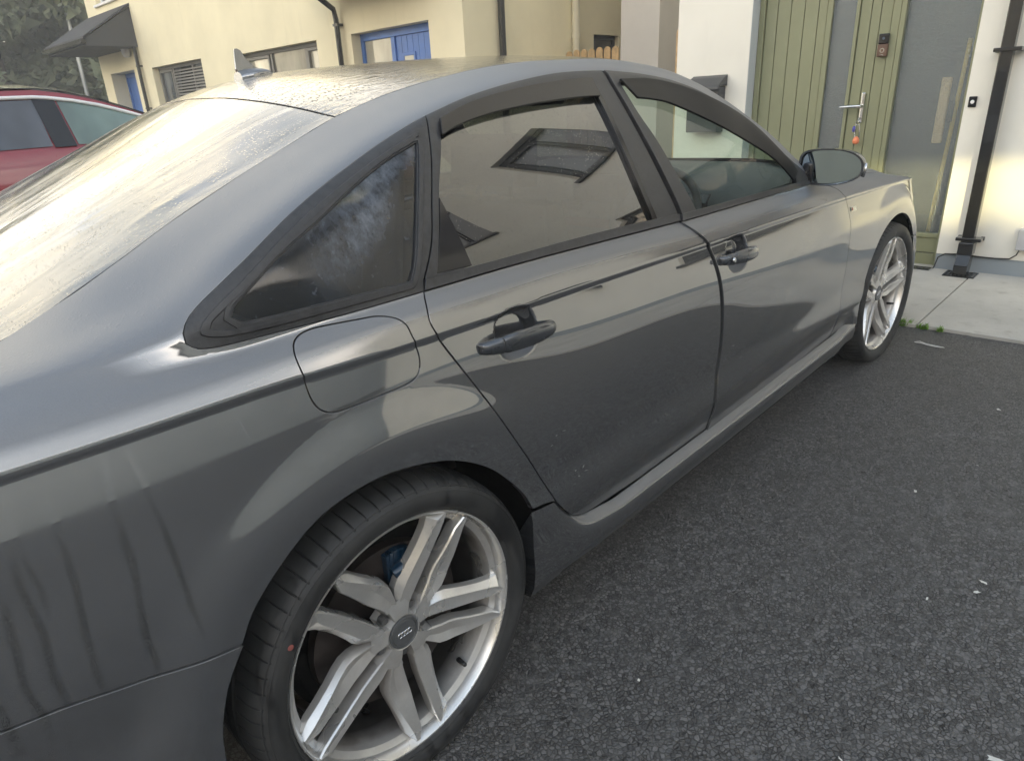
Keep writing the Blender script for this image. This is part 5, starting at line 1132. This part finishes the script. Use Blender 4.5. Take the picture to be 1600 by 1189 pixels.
# gap between the houses
gwl = tag(empty('garden_wall', mat=local(7.0)), 'tall pale grey rendered wall standing in the gap between the two houses', 'wall'); mb = MB(); mb.box(0, 5, 2.99, 3.53, -.3, 5.0); mb.build('wall_block', M['grey_wall'], gwl)
pf = tag(empty('picket_fence', mat=local(6.98)), 'low pale timber picket fence with rounded tops beside the cream gable', 'fence')
for i in range(7):
    y = 3.60+i*.122; mb = MB(); pts_ = [(y-.048, .1), (y+.048, .1), (y+.048, 1.745+.004*(i % 3))]+[(y+.048*math.cos(a), 1.745+.004*(i % 3)+.05*math.sin(a)) for a in np.linspace(.3, math.pi-.3, 7)]+[(y-.048, 1.745+.004*(i % 3))]; mb.prism(pts_, 0, .02, 'x'); mb.build('picket', M['wood'], pf)
for z in (.5, 1.45): mb = MB(); mb.box(.021, .055, 3.54, 4.39, z, z+.07); mb.build('rail', M['wood'], pf)
fp = tag(empty('timber_fence', mat=local(5.5)), 'tall new timber fence board between the white house and the grey wall', 'fence')
for i in range(3): mb = MB(); y = 1.80-i*.11; mb.prism([(y-.05, 0), (y+.05, 0), (y+.05, 1.76), (y+.03, 1.80), (y-.03, 1.80), (y-.05, 1.76)], 0, .02, 'x'); mb.build('board', M['wood'], fp)
mb = MB(); mb.box(.021, .07, 1.44, 1.86, .4, .48); mb.box(.021, .07, 1.44, 1.86, 1.5, 1.58); mb.build('rail', M['wood'], fp)
# ---------------------------------------------------------------- unseen terrace added as sun blocker behind the camera (its arch lets the low sun through)
SD = Vector((math.cos(SUN_AZ), math.sin(SUN_AZ), 0)); c0 = Vector((4.83, -1.0, 0))-SD*21
bt = tag(empty('sun_mask_terrace', mat=Matrix.Translation(c0) @ Matrix.Rotation(SUN_AZ, 4, 'Z')), 'unseen beige terrace added to shade the scene, its archway shaping the sunbeam', 'house')
cw = math.cos(SUN_AZ)
ops = [(-.72*1.0, .70, -.2, .75+21*math.tan(SUN_EL))]+[(a, a+1.3, z, z+1.25) for a in (-6, 4, 8, 12, 16) for z in (1.0, 4.0)]
wall_mesh(-9, 30, -.2, 7.6, ops, .3, 'front_wall', render_mat('warm_beige_render', (.58, .52, .42)), bt)
for o_ in ops[1:]: window(bt, *o_, mat=M['frame_black'], x=.12)
mb = MB(); mb.prism([(-.2, 7.5), (-.2, 7.7), (-4, 9.4), (-8, 7.7), (-8, 7.5), (-4, 9.2)], -9.3, 30.3, 'y'); mb.build('roof', M['slate'], bt)

# ---------------------------------------------------------------- unseen terrace added to dim the sky mirrored in the rear quarter
gt = tag(empty('sky_blocker_terrace', mat=Matrix.Translation((8, -13.5, 0)) @ Matrix.Rotation(math.radians(-90), 4, 'Z')), 'unseen blue-grey terrace added right of the camera to dim reflections in the car paint', 'house')
ops = [(a, a+1.3, z, z+1.25) for a in (0, 4, 8, 11.5) for z in (1.0,)]; wall_mesh(-14, 14, -.2, 6.4, ops, .3, 'front_wall', render_mat('blue_grey_render', (.38, .42, .46)), gt)
for o_ in ops: window(gt, *o_, mat=M['frame_grey'], x=.12)
mb = MB(); mb.prism([(-.3, 6.3), (-.3, 6.5), (4, 8.4), (8.3, 6.5), (8.3, 6.3), (4, 8.2)], -14.3, 14.3, 'y'); mb.build('roof', M['slate'], gt)
# ---------------------------------------------------------------- plants
def leaf_mat(name, a, b):
    t = NT(name); i = t.node('ShaderNodeNewGeometry').outputs['Random Per Island']; n = t.noise(.6, 4, .6, t.pos()); t.p(color=t.mix(t.math('MULTIPLY', t.math('ADD', i, n), .55), a, b), rough=.6, spec=.3)
    tl = t.node('ShaderNodeBsdfTranslucent', {0: (*[min(1, q*1.5) for q in b], 1)}); mxs = t.node('ShaderNodeMixShader', {0: .25, 1: t.b.outputs[0], 2: tl}); t.t.links.new(mxs.outputs[0], t.out.inputs[0]); return t.m
M['leaf'] = leaf_mat('grey_green_foliage', (.12, .145, .10), (.24, .27, .17)); M['bark'] = simple('bark', (.10, .08, .06), .9, vary=.3)  # leaf colours lightened to stand in for haze over the trees
def leaves(name, centres, radii, n, size, mat, parent, rng, squash=.8):
    C_ = np.array(centres); R_ = np.array(radii); k = rng.choice(len(C_), n, p=(R_**2)/(R_**2).sum()); d = rng.normal(size=(n, 3)); d /= np.linalg.norm(d, axis=1)[:, None]
    r = R_[k]*(.55+.5*rng.random(n)**.6); P = C_[k]+d*r[:, None]*np.array([1, 1, squash]); a = rng.normal(size=(n, 3)); a /= np.linalg.norm(a, axis=1)[:, None]; b = np.cross(a, rng.normal(size=(n, 3))); b /= np.linalg.norm(b, axis=1)[:, None]
    s = size*(.6+.8*rng.random(n))[:, None]; V = np.stack([P-a*s, P+b*s*.45, P+a*s, P-b*s*.45], 1).reshape(-1, 3); me = bpy.data.meshes.new(name)
    me.vertices.add(4*n); me.vertices.foreach_set('co', V.ravel()); me.loops.add(4*n); me.loops.foreach_set('vertex_index', np.arange(4*n)); me.polygons.add(n); me.polygons.foreach_set('loop_start', np.arange(n)*4); me.polygons.foreach_set('loop_total', np.full(n, 4)); me.update(); me.validate()
    return link(name, me, mat, parent)
def tree(x, y, h, r, label, seed, n=20000):
    rng = np.random.default_rng(seed); t = tag(empty('tree', (x, y, 0)), label, 'tree', 'trees behind the far end of the terrace'); cs = []; rs = []
    for i in range(34):
        a = rng.random()*6.28; q = rng.random()**.5*r; z = .6+rng.random()*(h-.8); q *= 1-.5*max(0, z/h-.45); cs.append((q*math.cos(a), q*math.sin(a), z)); rs.append(.6+rng.random()*.9)
    cr_ = leaves('crown', cs, rs, n, .15, M['leaf'], t, rng); leaves('inner_foliage', cs, [q*.8 for q in rs], 2600, .50, M['leaf'], cr_, rng); mb = MB(); mb.tube([(0, 0, 0), (.1, .05, h*.3), (0, .1, h*.6), (.1, 0, h*.85)], [.22, .17, .11, .04], 10)
    for i in range(6): a = rng.random()*6.28; z = h*(.25+.1*i); mb.tube([(0, 0, z), (math.cos(a)*r*.4, math.sin(a)*r*.4, z+.7), (math.cos(a)*r*.7, math.sin(a)*r*.7, z+1.1)], [.08, .05, .02], 6)
    mb.build('trunk', M['bark'], t, smooth=True)
tree(5.2, 26.0, 10.5, 3.4, 'tall bushy grey-green tree left of the lamp post in the top left corner', 3)
tree(9.4, 26.5, 10.5, 3.4, 'bushy grey-green tree between the lamp post and the cream house', 4)
tree(7.5, 30.5, 10.5, 4.0, 'taller tree rising behind the two front trees', 5, 20000)
tree(1.2, 27.0, 8.0, 3.2, 'dark bushy tree at the left edge above the red car', 6)
lp = tag(empty('lamp_post', (7.0, 24.1, 0)), 'slim pale grey lamp post in front of the trees', 'lamp post'); M['galv'] = simple('galvanised_steel', (.45, .47, .48), .45, metal=.4)
mb = MB(); mb.tube([(0, 0, 0), (.0, 0, 1.2)], .085, 14); mb.tube([(0, 0, 1.2), (.17, 0, 7.5)], [.06, .05], 14); mb.build('column', M['galv'], lp, smooth=True, auto=40); mb = MB(); mb.box(-.4, .3, -.08, .08, 7.5, 7.6); mb.build('lamp_head', M['galv'], lp, bevel=.03)
# unseen blocker, added to cut off the bottom of the low sunbeam
hd = tag(empty('sun_blocker_hedge', mat=Matrix.Translation(c0-SD*9) @ Matrix.Rotation(SUN_AZ, 4, 'Z')), 'unseen leafy block added beyond the archway to trim the low sunbeam', 'sun_blocker_hedge'); mb = MB(); mb.box(-.5, .5, -5, 5, 0, .40+30*math.tan(SUN_EL)-.12); mb.build('woody_core', simple('dark_hedge_core', (.02, .03, .015), .9), hd)
rng = np.random.default_rng(9); leaves('foliage', [(0, y, z) for y in np.arange(-5, 5.1, .5) for z in np.arange(.5, 3.8, .6)], [.62]*(21*6), 9000, .09, M['leaf'], hd, rng, .9)
# weeds in the joint between path and tarmac
M['weed'] = leaf_mat('fresh_weed_green', (.07, .16, .02), (.20, .36, .06))
def weed(x, y, r, n, hgt, label, seed, wide=.004):
    rng = np.random.default_rng(seed); V = []; F = []
    for i in range(n):
        a = rng.random()*6.28; q = rng.random()**.5*r*.55; bx, by = q*math.cos(a)*.5, q*math.sin(a); d = rng.random()*6.28; l = hgt*(.5+rng.random()*.7); lean = l*(.35+rng.random()*.6); w = wide*(.6+.8*rng.random()); px, py = -math.sin(d)*w, math.cos(d)*w; b0 = len(V)
        for t in (0, .5, 1): ww = (1, .85, .1)[int(t*2)]; cx = bx+math.cos(d)*lean*t**1.5; cy = by+math.sin(d)*lean*t**1.5; z = l*t*(1-.25*t); V += [(cx-px*ww, cy-py*ww, z), (cx+px*ww, cy+py*ww, z)]
        F += [(b0, b0+1, b0+3, b0+2), (b0+2, b0+3, b0+5, b0+4)]
    o = mesh('weed_tuft', V, F, M['weed']); o.location = (x, y, .002); return tag(o, label, 'weed')
weed(3.515, -.875, .10, 150, .045, 'biggest grassy weed tuft in the path joint beside the front wheel', 11, .0022)
weed(3.50, -.985, .05, 40, .035, 'middle small leafy weed at the edge of the path', 12, .004); weed(3.497, -1.065, .035, 24, .035, 'smallest leafy weed, furthest right along the path edge', 13, .004)
# litter
M['petal'] = simple('pale_dry_petal', (.62, .62, .58), .7)
def chip(x, y, r, rot, label, name='petal'):
    rng = np.random.default_rng(int(abs(x*1000+y*77))); n = 9; V = [(0, 0, .004)]; 
    for k in range(n): a = 2*math.pi*k/n; q = r*(.55+.5*rng.random()); V.append((q*math.cos(a)*1.5, q*math.sin(a)*.75, .0005+.004*rng.random()))
    o = mesh(name, V, [(0, k+1, (k+1) % n+1) for k in range(n)], M['petal'], smooth=True); o.location = (x, y, .004); o.rotation_euler = (0, 0, rot); return tag(o, label, 'petal', 'pale petals scattered on the tarmac')
for a in [(.464, -1.16, .0045, .3, 'tiny white fleck on the tarmac just right of the rear wheel'), (2.596, -1.505, .010, .5, 'single bright petal on the tarmac near the right edge, below the path'), (1.363, -1.694, .008, 1.2, 'upper of two curled pale petals at lower right of the tarmac'), (1.309, -1.69, .008, 2.2, 'lower of two curled pale petals at lower right of the tarmac'), (1.197, -1.598, .005, .2, 'small pale fleck left of the curled petals'), (.765, -1.835, .013, 1.9, 'largest pale petal in the bottom right corner'), (1.741, -1.424, .008, .4, 'faint pale smear of petal on the middle of the tarmac'), (.563, -1.597, .005, .9, 'small white fleck at the bottom edge of the tarmac'), (2.05, -1.54, .004, .9, 'tiny bright fleck below the single bright petal')]: chip(*a)
mb = MB(); mb.tube([(3.249, -1.011, .006), (3.262, -1.035, .010), (3.255, -1.06, .006), (3.248, -1.085, .006), (3.244, -1.12, .006), (3.240, -1.152, .006), (3.236, -1.12, .005), (3.238, -1.08, .006), (3.243, -1.045, .009), (3.247, -1.015, .006)], .0022, 6); tag(mb.build('cable_tie', simple('white_nylon', (.7, .7, .68), .5), None, smooth=True), 'looped white plastic tie lying on the tarmac by the front wheel', 'cable tie')
# ---------------------------------------------------------------- neighbouring red car
rc = tag(empty('red_car', (.55, 2.7, 0)), 'red car with black roof parked alongside, half hidden beyond the rear window', 'car')
M['red'] = simple('red_car_paint', (.24, .012, .022), .3, coat=1, vary=.03); M['rg'] = win_glass('tinted_side_window', (.06, .065, .08)); M['rg2'] = win_glass('green_tinted_side_window', (.10, .15, .13))
def rtop(x):  # roof edge height along the near side
    return float(np.interp(x, [-2.3, -1.8, -1.2, -.5, 0, .15, .30, .45, .62, .80, 1.05, 1.3, 2.3], [1.0, 1.27, 1.46, 1.525, 1.52, 1.495, 1.455, 1.40, 1.33, 1.27, 1.215, 1.16, 1.0]))
X = np.linspace(-2.3, 2.3, 60); V = []; F = []
sec = lambda x: [(0, .25), (-.02, .6), (0, .95), (.04, 1.02+.0*x)]
# body below the windows
lowtop = np.array([float(np.interp(x, [-2.3, -2.1, .9, 1.3, 2.6, 2.9], [1.0, 1.205, 1.205, 1.12, .98, .80])) for x in np.linspace(-2.35, 2.9, 60)]); XL = np.linspace(-2.35, 2.9, 60); prof = [(.02, .22), (-.02, .42), (-.03, .70), (-.01, .93), (.03, 1.0)]
for i, x in enumerate(XL):
    e = .35*max(0, (abs(x-.27)-2.1)/.55)**2
    for dy, f_ in prof: V.append((x, dy+e, f_*lowtop[i] if f_ > .3 else .22))
    for dy, f_ in prof[::-1]: V.append((x, 1.82-dy-e, f_*lowtop[i] if f_ > .3 else .22))
for i in range(59):
    for j in range(9): F.append((i*10+j, i*10+j+1, (i+1)*10+j+1, (i+1)*10+j))
F += [tuple(range(10)), tuple(range(590, 600))]; mesh('body', V, F, M['red'], rc, smooth=True, auto=40)
def gh(x, t):  # greenhouse side: t 0 belt .. 1 roof rail
    zb = float(np.interp(x, [-2.3, -2.1, .9, 1.3, 2.6], [1.0, 1.20, 1.20, 1.12, 1.0])); return (.04+.17*t, zb+(rtop(x)-zb)*t)
def band(name, x0, x1, t0, t1, off, mat, slant=0, n=24, parent=None):
    V = []; F = []
    for k in range(n+1):
        for t in (t0, (t0+t1)/2, t1):
            x = x0+(x1-x0)*k/n+slant*t*(1 if False else 1); y, z = gh(x, t); V.append((x, y-off, z))
    for k in range(n):
        for j in range(2): F.append((k*3+j, k*3+j+1, (k+1)*3+j+1, (k+1)*3+j))
    return mesh(name, V, F, mat, parent or rc, smooth=True)
band('cabin_side', -2.1, 1.28, 0, 1, 0, M['red'], n=50); V = []; F = []
for i, x in enumerate(np.linspace(-2.1, 1.28, 40)):
    y0, z0 = gh(x, 1); 
    for k in range(9): u = k/8; V.append((x, y0-.004+(1.82-2*y0+.008)*u, z0+.012+.045*math.sin(math.pi*u)**.7))
for i in range(39):
    for k in range(8): F.append((i*9+k, i*9+k+1, (i+1)*9+k+1, (i+1)*9+k))
mesh('roof', V, F, simple('black_car_roof', (.03, .032, .03), .25, coat=.8), rc, smooth=True)
m_ = bpy.data.objects['cabin_side']; c2 = m_.copy(); COL.objects.link(c2); c2.scale = (1, -1, 1); c2.location = (0, 1.82, 0)
band('rear_side_window', -1.35, -.03, .08, .84, .006, M['rg'], slant=0, n=30); band('front_side_window', .10, .92, .08, .84, .006, M['rg2'], slant=-.02, n=30)
band('pillar_cover', -.02, .09, .06, .85, .009, M['gloss_black'], slant=-.02, n=4)
V = [gh(x, .88) for x in np.linspace(-1.5, 1.0, 40)]; mb = MB(); mb.tube([(x, gh(x, .88)[0]-.010, gh(x, .88)[1]) for x in np.linspace(-1.5, 1.0, 40)], .011, 8); mb.build('chrome_strip', M['whiteplastic'], rc, smooth=True)
for x in (-1.42, 1.42):
    mb = MB(); mb.lathe([(.30, .0), (.33, .01), (.335, .10), (.33, .22)], c=(x, 0, .335), n=40); t_ = mb.build('tyre', M['tyre'], rc, smooth=True, auto=40); mb = MB(); mb.lathe([(0, .03), (.08, .02), (.29, .012), (.30, .0)], c=(x, 0, .335), n=40); mb.build('rim', M['alloy'], rc, smooth=True, auto=40)
    mb = MB(); mb.lathe([(.30, .0), (.33, -.01), (.335, -.10), (.33, -.22)], c=(x, 1.82, .335), n=40); mb.build('tyre', M['tyre'], rc, smooth=True, auto=40)
# ---------------------------------------------------------------- haze volume added to imitate veiling lens flare
hm = bpy.data.materials.new('flare_haze'); hm.use_nodes = True; hn = hm.node_tree; hn.nodes.clear(); ho = hn.nodes.new('ShaderNodeOutputMaterial'); hv = hn.nodes.new('ShaderNodeVolumePrincipled')
hv.inputs['Density'].default_value = .007; hv.inputs['Color'].default_value = (.96, .97, .95, 1); hn.links.new(hv.outputs[0], ho.inputs['Volume'])
mb = MB(); mb.box(-130, 130, -130, 130, -1, 13.5); tag(mb.build('haze', hm), kind='stuff')
